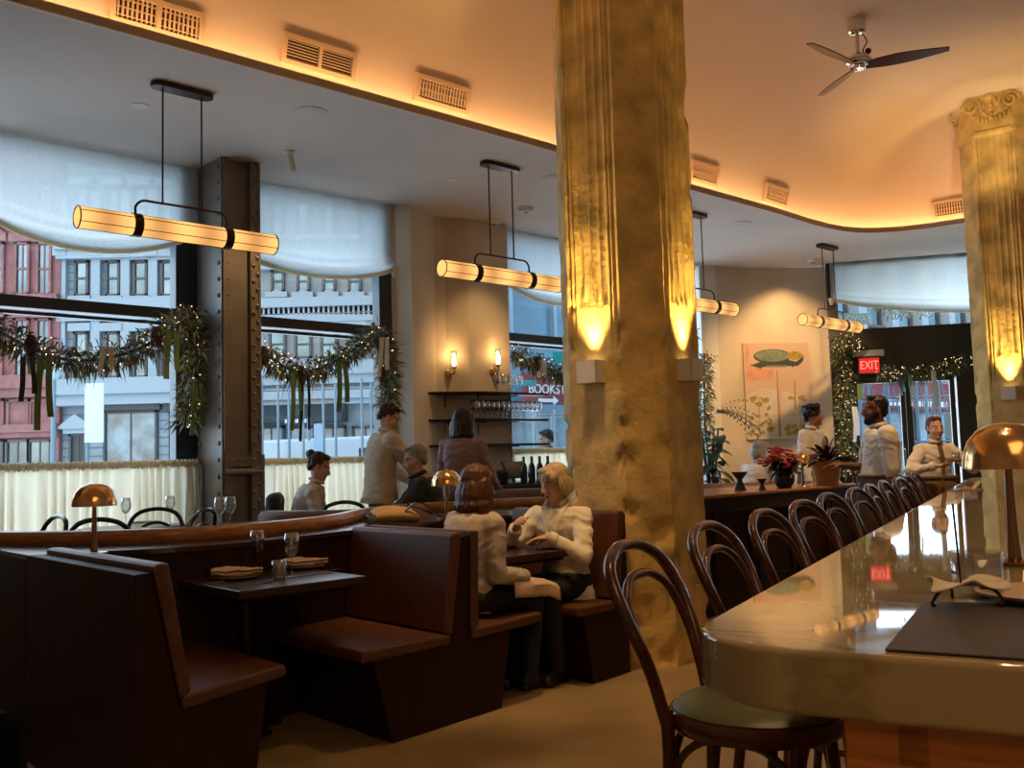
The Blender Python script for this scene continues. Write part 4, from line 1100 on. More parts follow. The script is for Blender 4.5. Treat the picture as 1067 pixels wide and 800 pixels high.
# ================================================================== painting, exit sign
pl, pr = pz(776, 279, ZS), pz(843, 279, ZS)
pl.z = pr.z = 0; cd = (pr-pl).normalized(); cn = V((cd.y, -cd.x, 0)); pm = (pl+pr)/2-cd*.12
W_ = (pr-pl).length; zb = pd(812, 457, pm.y).z; zt = pd(808, 358, pm.y).z; H_ = zt-zb
root = thing('painting', 'tall peach canvas painting with mustard plants on the far wall', 'painting', V((pm.x, pm.y, zb))+cn*.085, atan2(cd.y, cd.x))
tilt = Matrix.Rotation(radians(0), 3, 'Y')
mp_ = mat('canvas_peach', (.62, .40, .28), .8, col2=(.56, .42, .32), vscale=3)
mp2 = mat('canvas_cream', (.60, .52, .42), .8, var=.06, vscale=8)
mg = mat('paint_dark_green', (.045, .055, .045), .6); mg2 = mat('paint_sage', (.20, .25, .18), .6, var=.3, vscale=14); my = mat('paint_mustard', (.38, .28, .06), .7, var=.3, vscale=20); mo = mat('paint_rust', (.42, .20, .11), .7)
mpk = mat('paint_pink', (.66, .33, .21), .8, var=.2, vscale=7)
b = MB(); b.mat(0).box((0, .01, H_/2), (W_, .035, H_))
y_ = [-.0085]
def patch(i, pts):
    y_[0] -= .00012; b.mat(i); n = len(pts); b.add([((x-.5)*W_, y_[0], z*H_) for x, z in pts], [tuple(range(n))])
def blob(i, cx, cz, rx, rz, a=0., n=18, w=.0):
    patch(i, [(cx+rx*(1+w*sin(3*t*2*pi/n))*cos(t*2*pi/n)*cos(a)-rz*sin(t*2*pi/n)*sin(a)*(H_/W_), cz+rz*sin(t*2*pi/n)*cos(a)+rx*cos(t*2*pi/n)*sin(a)*(W_/H_)) for t in range(n)])
patch(1, [(0, 0), (1, 0), (1, .24), (0, .22)]); patch(1, [(.02, .24), (.5, .25), (.5, .5), (.3, .53), (.02, .46)]); patch(1, [(.55, .25), (.98, .25), (.98, .42), (.55, .5)])
patch(6, [(.02, .60), (.45, .62), (.45, .74), (.02, .76)]); patch(6, [(.02, .80), (.08, .80), (.09, .99), (.04, .99)])
patch(5, [(.475, .02), (.52, .02), (.505, .72), (.49, .72)]); patch(5, [(.74, .3), (.765, .3), (.77, .6), (.75, .6)])
patch(2, [(.08, .775), (.16, .78), (.27, .81), (.68, .82), (.80, .80), (.93, .86), (.90, .80), (.82, .755), (.35, .75), (.2, .745)])
blob(2, .44, .86, .29, .075); blob(3, .44, .866, .265, .062); blob(4, .78, .865, .13, .045); blob(3, .44, .905, .18, .02)
patch(2, [(.2, .755), (.30, .755), (.24, .73)]); patch(3, [(.32, .765), (.66, .765), (.64, .745), (.35, .745)]); patch(2, [(.70, .77), (.78, .77), (.74, .74)])
rg = random.Random(4)
for cx, n_, zt_ in ((.2, 26, .44), (.82, 10, .44), (.75, 12, .14)):
    patch(4, [(cx-.006, .03), (cx+.006, .03), (cx+.008, zt_), (cx-.004, zt_)])
    for j in range(n_):
        zz = rg.uniform(.04, zt_); xx = cx+rg.uniform(-.16, .18)
        if zz < .02: continue
        blob(4, min(max(xx, .05), .95), zz, rg.uniform(.02, .045), rg.uniform(.008, .02), rg.uniform(-1, 1), 9)
for cx, cz in ((.12, .42), (.3, .40), (.2, .36), (.36, .1), (.85, .42), (.62, .1)): blob(4, cx, cz, .055, .028, .2, 14, .3)
b.build('canvas', [mp_, mp2, mg, mg2, my, mo, mpk], root)
z_ = ez(906, 391); p = ent(ex(906), .22, z_)
root = thing('exit_sign', 'red lit EXIT sign above the entrance doors', 'exit sign', p, EANG)
MB().box((0, 0, .135), (.30, .05, .25)).build('housing', M['bardark'], root, bevel=.004)
MB().box((0, -.026, .125), (.275, .004, .21)).build('panel', emis('exit_panel_red', (1, .035, .03), .75), root)
MB().box((0, 0, .30), (.42, .09, .09)).build('junction_box', mat('exit_box_grey', (.35, .33, .30), .6), root, bevel=.01)
def text(body, name, m, parent, loc, size, rx=pi/2, rz=0., ext=.002, align='CENTER', sx=1., mirror=False, world=False):
    cu = bpy.data.curves.new(name, 'FONT'); cu.body = body; cu.size = size; cu.extrude = ext; cu.align_x = align; cu.align_y = 'CENTER'
    to = bpy.data.objects.new('t', cu); COL.objects.link(to); dg = bpy.context.evaluated_depsgraph_get(); dg.update()
    me = bpy.data.meshes.new_from_object(to.evaluated_get(dg)); bpy.data.objects.remove(to); bpy.data.curves.remove(cu)
    me.materials.clear(); me.materials.append(m); me.name = name
    T = Matrix.Rotation(rz, 4, 'Z') @ Matrix.Rotation(rx, 4, 'X') @ Matrix.Diagonal((-sx if mirror else sx, 1, 1, 1)); me.transform(T)
    o = bpy.data.objects.new(name, me); COL.objects.link(o); o.parent = parent
    if world: loc = wmat(parent).inverted() @ V(loc)
    o.location = loc
    return o
text('EXIT', 'lettering', emis('exit_letters', (1, .22, .16), 1.6), root, (0, -.030, .125), .17, sx=.72)

# ================================================================== window dining tables and chairs
def dining_table(p, r, label, z=.92, zf=.17):
    root = thing('dining_table', label, 'table', (p.x, p.y, zf))
    MB().lathe([(0, z-zf-.03), (r-.01, z-zf-.03), (r, z-zf-.02), (r, z-zf-.005), (r-.01, z-zf), (0, z-zf)], n=36).build('tabletop', M['tabletop'], root, smooth=True)
    MB().lathe([(.035, .02), (.035, z-zf-.03)]).build('pedestal', M['black'], root, smooth=True)
    MB().lathe([(0, 0), (.24, 0), (.22, .02), (.03, .04), (0, .04)], n=28).build('foot', M['black'], root, smooth=True)
    return root
def cafe_chair():
    root = thing('dining_chair', 'x', 'chair', (0, 0, 0), 0, 'black bentwood dining chairs by the windows')
    MB().lathe([(0, .42), (.2, .42), (.208, .44), (.2, .455), (0, .46)], n=28).build('seat', M['chairblack'], root, smooth=True)
    for sx in (-1, 1):
        MB().tube([(sx*.15, .14, .43), (sx*.18, .18, 0)], .016, 8).build('leg', M['chairblack'], root, smooth=True)
        MB().tube([(sx*.15, -.15, .43), (sx*.18, -.21, 0)], .016, 8).build('leg', M['chairblack'], root, smooth=True)
    h = [(-.16, -.15, .43), (-.19, -.19, .62), (-.19, -.22, .76), (-.13, -.25, .85), (0, -.26, .88), (.13, -.25, .85), (.19, -.22, .76), (.19, -.19, .62), (.16, -.15, .43)]
    MB().tube(catmull(h, 6), .016, 8, up=(1, 0, 0)).build('back_hoop', M['chairblack'], root, smooth=True)
    h = [(-.09, -.17, .45), (-.12, -.2, .62), (-.10, -.225, .74), (0, -.24, .78), (.10, -.225, .74), (.12, -.2, .62), (.09, -.17, .45)]
    MB().tube(catmull(h, 6), .012, 8, up=(1, 0, 0)).build('inner_hoop', M['chairblack'], root, smooth=True)
    return root
tp = pz(140, 549, .92); tp2 = pz(185, 545, .92)
dining_table(tp, .40, 'dark round dining table below the far left window')
p3 = pz(236, 548, .92); dining_table(V((p3.x+.12, p3.y+.25, 0)), .36, 'dark round dining table in front of the riveted steel column')
ch = cafe_chair()
for i, (px, py, rz, lb) in enumerate(((60, 538, 2.4, 'black bentwood chair, leftmost at the window dining table'), (103, 541, .1, 'black bentwood chair behind the bronze mushroom lamp'), (163, 530, 3.3, 'black bentwood chair on the far side of the window dining table'), (214, 531, 1.4, 'black bentwood chair beside the riveted steel column'), (358, 519, .4, 'black bentwood chair left of the standing person in fleece'))):
    p = pz(px, py, 1.05); o = ch if i == 0 else copy_tree(ch)
    if i == 4: p = pz(px, py, 1.08)
    place(o, (p.x-sin(rz)*.25, p.y+cos(rz)*.25, .17), rz, lb)
def tw(px, py, lab, sc=1.): inst('wine_glass', WG, pz(px, py, .92), 'wine glass '+lab, 'wine glass', 'wine glasses on the window tables', 0, sc)
tw(131, 549, 'on the window dining table, left of its two glasses'); tw(177, 546, 'on the window dining table, right of its two glasses')
tw(229, 551, 'in front of the riveted column, left of the pair'); tw(240, 550, 'in front of the riveted column, right of the pair')
b = MB().lathe([(0, 0), (.05, 0), (.075, .05), (.07, .10), (.02, .15), (.018, .19), (.016, .19), (.018, .15), (.066, .10), (0, .01)], n=24)
p = pz(200, 548, .92)
p = pz(150, 545, .92); b = MB().box((0, 0, .012), (.22, .10, .02), .5); o = b.build('napkin', M['paper'], None, bevel=.006); o.location = p; tag(o, 'folded pale napkin on the window dining table', 'napkin')
# bag on the ledge
p = pz(408, 545, .957); p.z = .957
root = thing('canvas_bag', 'tan canvas bag with black straps lying on the partition ledge', 'bag', p, ANG*.5)
b = MB()
def fn(u, v):
    x = (u-.5)*.34; th = v*2*pi; w = .11*(1-.3*(2*u-1)**2); h = .055*(1-.5*abs(2*u-1)**3)
    return V((x, w*cos(th), max(.003, h+h*sin(th))+.008*noise.noise(V((u*6, v*6, 1)))*(1 if sin(th) > -.5 else 0)))
b.sheet(fn, 22, 22); b.build('body', mat('tan_canvas', (.52, .34, .16), .8, bump=.2, bscale=120), root, smooth=True)
MB().strip([fn(i/12*.3+.55, .25)+V((0, 0, .012+.03*sin(pi*i/12))) for i in range(13)], .035, .005, (0, 1, 0)).strip(catmull([V((.06, -.08, .07)), V((.14, -.1, .13)), V((.24, -.08, .09)), V((.30, -.04, .02))], 5), .03, .006, (0, 1, 0)).strip(catmull([V((.05, .05, .09)), V((.15, .02, .10)), V((.27, .0, .05)), V((.36, -.02, .012))], 5), .035, .006, (0, 1, 0)).build('strap', M['black'], root, smooth=True)
MB().strip([V((-.15, -.10, .06)), V((-.155, -.12, .03)), V((-.16, -.125, .004))], .05, .02, (1, 0, 0)).strip([fn(.06, v/10*.5) + V((0, 0, .004)) for v in range(11)], .035, .008, (1, 0, 0)).build('buckle_strap', M['black'], root, smooth=True)

# ================================================================== plants and flowers on the far partition
p = pz(866, 506, 1.0); p.z = 1.0
root = thing('potted_plant', 'burgundy leaved plant in an ochre clay pot on the partition', 'potted plant', p+V((0, .12, 0)))
MB().lathe([(0, 0), (.10, 0), (.108, .012), (.150, .20), (.165, .205), (.165, .235), (.15, .235), (.14, .20), (0, .19)], n=30).build('pot', M['pot'], root, smooth=True)
rg = random.Random(11)
def leafmesh(mb, base, d, l, w, droop):
    d = V(d).normalized(); s = d.cross(V((0, 0, 1)));  s = s.normalized() if s.length > .1 else V((1, 0, 0)); up = s.cross(d); pts = []
    rows = []
    for i in range(7):
        u = i/6; c = V(base)+d*l*u+V((0, 0, -droop*u*u*l)); ww = w*sin(pi*(u*.9+.05))**.8
        rows.append([c-s*ww+up*ww*.25, c, c+s*ww+up*ww*.25])
    b0 = len(mb.v); vs = [q for r in rows for q in r]
    mb.add(vs, [(i*3+j, i*3+j+1, (i+1)*3+j+1, (i+1)*3+j) for i in range(6) for j in range(2)])
b = MB()
for i in range(46):
    a = rg.uniform(0, 2*pi); el = rg.uniform(.15, 1.3); leafmesh(b, (0.03*cos(a), .03*sin(a), .20+rg.uniform(0, .12)), (cos(a)*cos(el), sin(a)*cos(el), sin(el)), rg.uniform(.18, .34), rg.uniform(.025, .05), rg.uniform(.2, .7))
b.build('leaves', M['redleaf'], root, smooth=True)
b = MB()
for i in range(60):
    a = rg.uniform(-.6, 1.6); leafmesh(b, (.13+.05*rg.random(), .06*rg.uniform(-1, 1), .25), (cos(a), sin(a)*.6, rg.uniform(-.3, .8)), rg.uniform(.12, .26), .012, .6)
b.build('trailing_fern', M['leaf'], root, smooth=True)
p = pz(822, 509, 1.0); p.z = 1.0
root = thing('flower_arrangement', 'red and pink flower arrangement in a dark vase on the partition', 'flowers', p+V((0, .15, 0)))
MB().lathe([(0, 0), (.06, 0), (.10, .06), (.10, .12), (.06, .17), (.07, .19), (.055, .19), (0, .15)], n=26).build('vase', M['black'], root, smooth=True)
b = MB()
for i in range(130):
    a = rg.uniform(0, 2*pi); el = rg.uniform(-.2, 1.3); leafmesh(b, (.05*cos(a), .04*sin(a), .17+rg.uniform(0, .12)), (cos(a)*cos(el), sin(a)*cos(el), sin(el)), rg.uniform(.07, .15), .020, .7)
b.build('greenery', M['redleaf'], root, smooth=True)
b = MB()
for i in range(70):
    a = rg.uniform(0, 2*pi); el = rg.uniform(-.1, 1.2); leafmesh(b, (.05*cos(a), .04*sin(a), .17+rg.uniform(0, .12)), (cos(a)*cos(el), sin(a)*cos(el), sin(el)), rg.uniform(.07, .16), .018, .6)
b.build('green_stems', M['bigleaf'], root, smooth=True)
for nm, m_, n_ in (('red_flower', 'redflower', 14), ('pink_flower', 'pinkflower', 8)):
    for i in range(n_):
        a = rg.uniform(0, 2*pi); el = rg.uniform(.2, 1.3); r_ = rg.uniform(.14, .20); c = V((cos(a)*cos(el)*r_-.03, -abs(sin(a))*cos(el)*r_, .19+sin(el)*r_)); f = MB()
        for j in range(11):
            t = j*2.4; f.ell(c+V((cos(t)*.022, sin(t)*.022, .02*sin(j*1.9))), (.020, .020, .013), None, 8, 5)
        f.build(nm, M[m_], root, smooth=True)
def hourglass(px, py, sc, lab):
    p = pz(px, py, 1.0); p.z = 1.0; root = thing('candle_holder', lab, 'candle holder', p+V((0, .03, 0)), 0, 'black hourglass candle holders')
    MB().lathe([(0, 0), (.062*sc, 0), (.024*sc, .09*sc), (.024*sc, .10*sc), (.075*sc, .165*sc), (.075*sc, .172*sc), (.03*sc, .165*sc), (0, .165*sc)], n=26).build('body', M['black'], root, smooth=True)
    MB().lathe([(0, .1*sc), (.02*sc, .1*sc), (.02*sc, .168*sc), (0, .168*sc)], n=12).build('candle', M['paper'], root)
hourglass(772, 511, 1., 'taller black hourglass candle holder on the partition'); hourglass(795, 511, .62, 'shorter black hourglass candle holder beside the flowers')
inst('wine_glass', WG, pz(812, 508, 1.0), 'wine glass in front of the flower arrangement', 'wine glass'); inst('wine_glass', WG, pz(889, 505, 1.0), 'wine glass right of the ochre clay pot', 'wine glass')
# tall leafy plant beside the vertical garland
p = pd(741, 492, 12.9); p.z = .17
root = thing('leafy_plant', 'tall dark leafy plant right of the middle column', 'plant', p)
MB().lathe([(0, 0), (.13, 0), (.18, .35), (.16, .35), (0, .3)], n=24).build('pot', M['pot'], root, smooth=True)
b = MB(); b2 = MB()
for i in range(7):
    a = i*2.4; top = V((.12*cos(a), .10*sin(a), 1.3+.25*rg.random())); b2.tube(catmull([V((0, 0, .3)), top*.5+V((0, 0, .2)), top], 4), .012, 6)
    for j in range(8):
        u = .3+.7*rg.random(); t = rg.uniform(0, 2*pi); leafmesh(b, V((0, 0, .3)).lerp(top, u), (cos(t), sin(t), rg.uniform(-.2, .6)), rg.uniform(.16, .3), rg.uniform(.05, .09), .5)
b.build('leaves', M['bigleaf'], root, smooth=True); b2.build('stem', M['pine'], root, smooth=True)
b = MB()
for i in range(10):
    t = rg.uniform(-.9, .6); d = V((cos(t), sin(t), rg.uniform(-.3, .7))); base = V((.1, -.1, 1.75))
    for j in range(10):
        c = base+d*(.06*j)+V((0, 0, -.004*j*j)); 
        for s in (-1, 1): leafmesh(b, c, d*.6+V((-d.y, d.x, -.2))*s, .09, .008, .3)
b.build('palm_fronds', M['leaf'], root, smooth=True)
# small dining table behind the far end of the bar
p = pz(1012, 500, .77); tb = V((p.x, p.y, 0))
root = dining_table(tb, .38, 'small dark table behind the far end of the bar', .75, 0.)
for dx in (-.14, .02, .16): inst('wine_glass', WG, tb+V((dx, -.1+abs(dx), .7505)), 'wine glass on the small table behind the far end of the bar', 'wine glass', 'wine glasses behind the bar end')
place(copy_tree(ch), tb+V((-.5, .2, 0)), -1.4, 'black bentwood chair beside the small table behind the bar end')
# black coat at the left frame edge
p = pz(-60, 790, .0); c = V((-1.56, 2.55, 0))
root = thing('lounge_chair', 'black upholstered chair cut off at the lower left edge of the photo', 'chair', c, radians(20))
MB().lathe([(0, .40), (.22, .40), (.24, .43), (.22, .47), (0, .48)], n=24).build('seat', mat('black_upholstery', (.003, .003, .003), .9, spec=.1), root, smooth=True)
def fn(u, v):
    t = (u-.5)*2.6; z = .44+v*.42*(1-.25*abs(t)); return V((.25*sin(t), -.25*cos(t)-.06*v, z))
MB().sheet(fn, 20, 10).build('backrest', mat('black_upholstery', (.003, .003, .003), .9, spec=.1), root, smooth=True, solid=.05)
for sx in (-1, 1):
    for sy in (-1, 1): MB().tube([(sx*.15, sy*.15, .41), (sx*.19, sy*.19, 0)], .015, 8).build('leg', mat('black_upholstery', (.003, .003, .003), .9, spec=.1), root)
# ================================================================== the street outside
bm_red = mat('red_brick', (.42, .16, .14), .85, var=.25, vscale=2.5, bump=.1)
bm_grey = mat('pale_limestone', (.36, .39, .41), .85, var=.12, vscale=1.2, bump=.1)
bm_tan = mat('weathered_stone', (.36, .34, .32), .85, var=.15, vscale=1.0)
bm_dk = mat('storefront_dark', (.03, .04, .045), .4)
bm_gl = mat('street_window_glass', (.15, .21, .25), .06, .7, var=.6, vscale=.6)
bm_gl2 = mat('lit_store_glass', (.22, .30, .33), .1, spec=.8, var=.6, vscale=1.3)
bm_trim = mat('stone_trim', (.44, .46, .47), .8)
bm_wf = mat('street_window_frame', (.12, .10, .09), .6)
bm_blue = mat('blue_glass_facade', (.10, .22, .30), .08, spec=.8, var=.4, vscale=.4)
bm_awn = mat('red_awning', (.26, .03, .035), .7)
bm_white = mat('white_sign_paint', (.80, .82, .82), .6)
bm_pole = mat('galvanised_pipe', (.30, .37, .42), .4, .3)
def face_x(px, Y): return (px-533.5)/F*Y
def fz(px, py, Y): return pd(px, py, Y).z
def wrect(root, Y, px0, py0, px1, py1, frame=bm_wf, glass=bm_gl, arch=False, bars=(1, 2), trim=bm_trim, name='window', label=None):
    x0, x1 = face_x(px0, Y), face_x(px1, Y); c = (px0+px1)/2; z1, z0 = fz(c, py0, Y), fz(c, py1, Y)
    fr = MB(); t = .09
    def b(a, b_, c_, d_, y=-.05, th=.2): fr.box(((a+b_)/2, Y+y, (c_+d_)/2), (b_-a, th, d_-c_))
    b(x0, x0+t, z0, z1); b(x1-t, x1, z0, z1); b(x0, x1, z0, z0+t); b(x0, x1, z1-t, z1)
    for i in range(1, bars[0]+1): xx = x0+(x1-x0)*i/(bars[0]+1); b(xx-.025, xx+.025, z0, z1, -.02, .14) if bars[0] > 0 else None
    for i in range(1, bars[1]): zz = z0+(z1-z0)*i/bars[1]; b(x0, x1, zz-.04, zz+.04, -.03, .16)
    o = fr.build(name, frame, root, world=True)
    MB().box(((x0+x1)/2, Y-.02, (z0+z1)/2), (x1-x0-.06, .08, z1-z0-.06)).build('pane', glass, o, world=True)
    if trim:
        s = MB(); s.box(((x0+x1)/2, Y-.16, z0-.12), (x1-x0+.3, .36, .2)); s.box(((x0+x1)/2, Y-.14, z1+.16), (x1-x0+.3, .32, .3))
        if arch: s.tube([((x0+x1)/2+(x1-x0)/2*1.1*cos(t_), Y-.1, z1+.05+.4*sin(t_)) for t_ in [pi*i/10 for i in range(11)]], .13, 6)
        s.build('window_surround', trim, o, world=True)
    return o
def building(label, px0, px1, Y, m, h=19., depth=3.):
    x0, x1 = face_x(px0, Y), face_x(px1, Y)
    root = thing('building', label, 'building', ((x0+x1)/2, Y+depth/2, -.22), 0, 'buildings across the street')
    MB().box(((x0+x1)/2, Y+depth/2, h/2-.22), (x1-x0, depth, h)).build('wall', m, root, world=True)
    return root
def course(root, Y, px0, px1, py, hgt, out, m, name='cornice', pc=None):
    x0, x1 = face_x(px0, Y), face_x(px1, Y); z = fz((px0+px1)/2, py, Y)
    b = MB().box(((x0+x1)/2, Y-out/2, z), (x1-x0, out, hgt)).box(((x0+x1)/2, Y-out*.35, z-hgt*.8), (x1-x0, out*.7, hgt*.7)); b.build(name, m, root, world=True)
YB = 36.
r = building('red brick building seen through the far left window', -420, 60, YB, bm_red)
for x0, x1 in [(q_, q_+16) for q_ in range(-392, -40, 52)]+[(q_, q_+16) for q_ in range(-369, -40, 52)]+[(-40, -24), (-14, 2), (13, 29), (36, 52)]:
    wrect(r, YB, x0, 253, x1, 308, bm_red, bm_gl, True, (1, 2), bm_red); wrect(r, YB, x0, 332, x1, 394, bm_red, bm_gl, True, (1, 2), bm_red)
    wrect(r, YB, x0, 190, x1, 232, bm_red, bm_gl, True, (1, 2), bm_red)
    wrect(r, YB, x0-6, 416, x1+2, 445, bm_red, bm_red, False, (0, 1), None, 'panel'); wrect(r, YB, x0-7, 458, x1+2, 488, bm_wf, bm_gl, False, (1, 1), None, 'shop_window')
for py, h_, o_ in ((318, .35, .3), (404, .5, .5), (452, .3, .25)): course(r, YB, -420, 60, py, h_, o_, bm_red)
r = building('pale grey stone building beside the red brick one', 60, 262, YB+.3, bm_grey)
Y = YB+.3
for x0 in (76, 109, 138, 167, 200, 232):
    wrect(r, Y, x0, 272, x0+15, 309, bm_wf, bm_gl, False, (0, 2)); wrect(r, Y, x0, 346, x0+15, 394, bm_wf, bm_gl, False, (0, 2)); wrect(r, Y, x0, 195, x0+15, 238, bm_wf, bm_gl, False, (0, 2))
for py, h_, o_ in ((254, .5, .6), (318, .5, .45), (326, .2, .25), (402, .6, .7), (412, .3, .4)): course(r, Y, 60, 262, py, h_, o_, bm_trim)
b = MB()
for i in range(58):
    z = .6+i*.32; b.box(((face_x(60, Y)+face_x(262, Y))/2, Y-.012, z), (face_x(262, Y)-face_x(60, Y), .03, .035))
b.build('joint_lines', mat('stone_joint', (.16, .18, .2), .9), r, world=True)
for px in (64, 100, 131, 160, 190, 224):
    x = face_x(px, Y); b = MB().box((x, Y-.1, 8), (.34, .3, 8)); b.box((x, Y-.2, fz(px, 262, Y)), (.5, .5, .5)); b.build('pilaster', bm_trim, r, world=True)
wrect(r, Y, 108, 428, 164, 486, bm_dk, bm_gl2, False, (1, 1), bm_dk, 'shop_window'); wrect(r, Y, 176, 428, 250, 486, bm_dk, bm_gl2, False, (2, 1), bm_dk, 'shop_window')
wrect(r, Y, 72, 452, 90, 488, bm_wf, bm_dk, False, (1, 1), bm_trim, 'doorway')
x = face_x(81, Y); z = fz(81, 447, Y); MB().extr([(x-.75, Y-.1, z), (x+.75, Y-.1, z), (x, Y-.1, z+.55)], (0, -.3, 0)).build('pediment', bm_trim, r, world=True)
r = building('ornate stone building seen through the window right of the riveted column', 262, 420, YB-.4, bm_tan)
Y = YB-.4
for x0 in (283, 310, 337, 364, 391):
    wrect(r, Y, x0, 282, x0+14, 305, bm_wf, bm_gl, False, (0, 2)); wrect(r, Y, x0-3, 344, x0+15, 374, bm_wf, bm_gl, False, (0, 2)); wrect(r, Y, x0, 210, x0+14, 245, bm_wf, bm_gl, False, (0, 2))
for py, h_, o_ in ((268, .4, .5), (316, .35, .5), (332, .3, .35), (384, .5, .5), (412, .3, .6)): course(r, Y, 262, 420, py, h_, o_, bm_trim)
b = MB()
for i in range(30):
    px = 264+i*5.2; b.box((face_x(px, Y), Y-.2, fz(px, 324, Y)), (.11, .3, .34))
b.build('dentils', bm_trim, r, world=True)
b = MB()
for x0 in (290, 317, 344, 371): b.lathe([(.0, -.1), (.28, -.1), (.36, 0), (.28, .1), (.0, .1)], (face_x(x0, Y), Y-.1, fz(x0, 311, Y)), 14, Matrix.Rotation(pi/2, 3, 'X'))
b.build('rosettes', bm_trim, r, world=True, smooth=True)
x0, x1 = face_x(264, Y), face_x(362, Y); b = MB(); zt_, zb_ = fz(313, 418, Y), fz(313, 441, Y)
b.extr([(x0, Y-.1, zt_), (x0, Y-1.4, zb_+.25), (x0, Y-1.4, zb_), (x0, Y-.1, zb_)], (x1-x0, 0, 0)); b.build('awning', mat('black_awning', (.03, .035, .04), .7), r, world=True)
b = MB()
for i in range(9): b.box((face_x(297+i*2.9, Y-1.4), Y-1.42, fz(310, 438.5, Y-1.4)), (.07, .02, .13)) if i != 5 else None
b.build('awning_lettering', bm_white, r, world=True)
for x0 in (268, 300, 332, 366, 392): wrect(r, Y, x0, 444, x0+28, 488, bm_dk, bm_gl2, False, (1, 1), None, 'shop_window')
# facade on the other side of the street to the right (parallel to the windows)
NF = 17.
root = thing('building', 'weathered stone corner building seen above the entrance doors', 'building', an(40, NF), ANG, 'buildings across the street')
def fb(mb, a0, a1, z0, z1, out, n=NF): mb.box(an((a0+a1)/2, n-out/2+.001, (z0+z1)/2), (a1-a0, out, z1-z0), ANG)
b = MB(); fb(b, 24, 60, -.22, 20, -3); b.build('wall', bm_tan, root, world=True)
b = MB()
for z, h_, o_ in ((5.0, .35, .6), (5.3, .2, .9), (9.4, .5, .9), (9.0, .3, .5), (4.4, .2, .3)): fb(b, 24, 60, z, z+h_, o_)
b.build('cornice', bm_trim, root, world=True)
a = 24.6; wi = 0
while a < 59:
    w = MB(); fb(w, a, a+.55, 5.5, 9.0, .35); fb(w, a-.08, a+.63, 8.5, 9.0, .5); w.build('pilaster', bm_trim, root, world=True)
    w = MB(); fb(w, a+.85, a+.95, 5.9, 8.5, .14); fb(w, a+2.05, a+2.15, 5.9, 8.5, .14); fb(w, a+.85, a+2.15, 8.4, 8.5, .14); fb(w, a+.85, a+2.15, 7.1, 7.2, .14); fb(w, a+.85, a+2.15, 5.8, 5.9, .25)
    o = w.build('window', bm_wf, root, world=True); g_ = MB(); fb(g_, a+.9, a+2.1, 5.9, 8.4, .05); g_.build('pane', bm_gl, o, world=True)
    w = MB()
    for i in range(8): fb(w, a+.02+i*.31, a+.12+i*.31, 4.6, 5.0, .12)
    w.build('balusters', bm_trim, root, world=True)
    a += 2.5
a = 24.4
while a < 58:
    w = MB(); fb(w, a, a+2.7, 0, 3.0, .1); o = w.build('shop_window', bm_dk, root, world=True); g_ = MB(); fb(g_, a+.12, a+2.58, .5, 2.8, .14); g_.build('pane', bm_gl2, o, world=True); a += 3.0
w = MB()
v0 = [an(30, NF-.1, 3.9), an(30, NF-1.5, 3.1), an(30, NF-1.5, 2.75), an(30, NF-.1, 2.75)]; w.extr(v0, an(16, 0)); w.build('awning', bm_awn, root, world=True)
w = MB()
for i in range(46):
    if i % 9 == 8: continue
    fb(w, 31+i*.31, 31.16+i*.31, 2.82, 3.02, .03, NF-1.5)
w.build('awning_lettering', bm_white, root, world=True)
root = thing('building', 'blue glass shopfront building seen beside the middle column', 'building', an(19, NF+.2), ANG, 'buildings across the street')
b = MB(); fb(b, 15.4, 23.9, -.22, 20, -3, NF+.2); b.build('wall', bm_blue, root, world=True)
b = MB(); a = 15.6
while a < 23.9: fb(b, a, a+.1, 4.2, 19, .15, NF+.2); a += 1.5
for z in (5.6, 7.4, 9.2, 11, 13): fb(b, 15.4, 23.9, z, z+.12, .18, NF+.2)
b.build('mullions', bm_pole, root, world=True)
b = MB(); fb(b, 15.4, 23.9, 0, 2.5, .1, NF+.2); b.build('shop_window', bm_gl2, root, world=True)
# bookstore sign
NB = 15.6
c0, c1 = pn(547, 388, NB), pn(640, 421, NB); a0, a1 = toan(c0)[0], toan(c1)[0]; zt_ = pn(570, 389, NB).z; zb_ = pn(570, 421, NB).z
root = thing('bookstore_sign', 'red bookstore sign with white letters outside the window', 'shop sign', an((a0+a1)/2, NB, zb_), ANG)
b = MB().box((0, .06, (zt_-zb_)/2), (a1-a0, .12, zt_-zb_)); b.build('board', bm_awn, root)
for s in (-1, 1): MB().tube([(s*(a1-a0)*.4, .06, 0), (s*(a1-a0)*.4, .06, -zb_-.2)], .06).build('post', bm_pole, root)
tx0 = pn(549, 406, NB)
text('BOOKSTORE', 'lettering', bm_white, root, (-(a1-a0)/2+.08, -.01, (tx0.z-zb_)+.02), .30, ext=.01, align='LEFT')
b = MB(); zz = .085
b.add([(-1.1, -.012, zz-.04), (-.62, -.012, zz-.04), (-.62, -.012, zz-.11), (-.45, -.012, zz), (-.62, -.012, zz+.11), (-.62, -.012, zz+.04), (-1.1, -.012, zz+.04)], [tuple(range(7))]); b.build('arrow', bm_white, root)
def sign(px, py, Y, w, h, label, body, col, rz=0., post=True, tcol=bm_white, name='street_sign'):
    p = pd(px, py, Y); root = thing(name, label, 'sign', (p.x, p.y, p.z), rz)
    MB().box((0, .012, 0), (w, .024, h)).build('panel', mat(name+'_paint', col, .5), root, bevel=.004)
    if body: text(body, 'lettering', tcol, root, (0, -.006, 0), h*.82, ext=.002, sx=min(1., w*.92/(h*.82*.62*len(body))))
    if post: MB().tube([(w*.2-.3, .07, h*.7), (w*.2-.3, .07, -p.z-.2)], .05).build('pole', bm_pole, root, smooth=True)
    return root
sign(884, 332, 17., .80, .20, 'green BROADWAY street sign seen above the entrance', 'BROADWAY', (.02, .50, .42), .12)
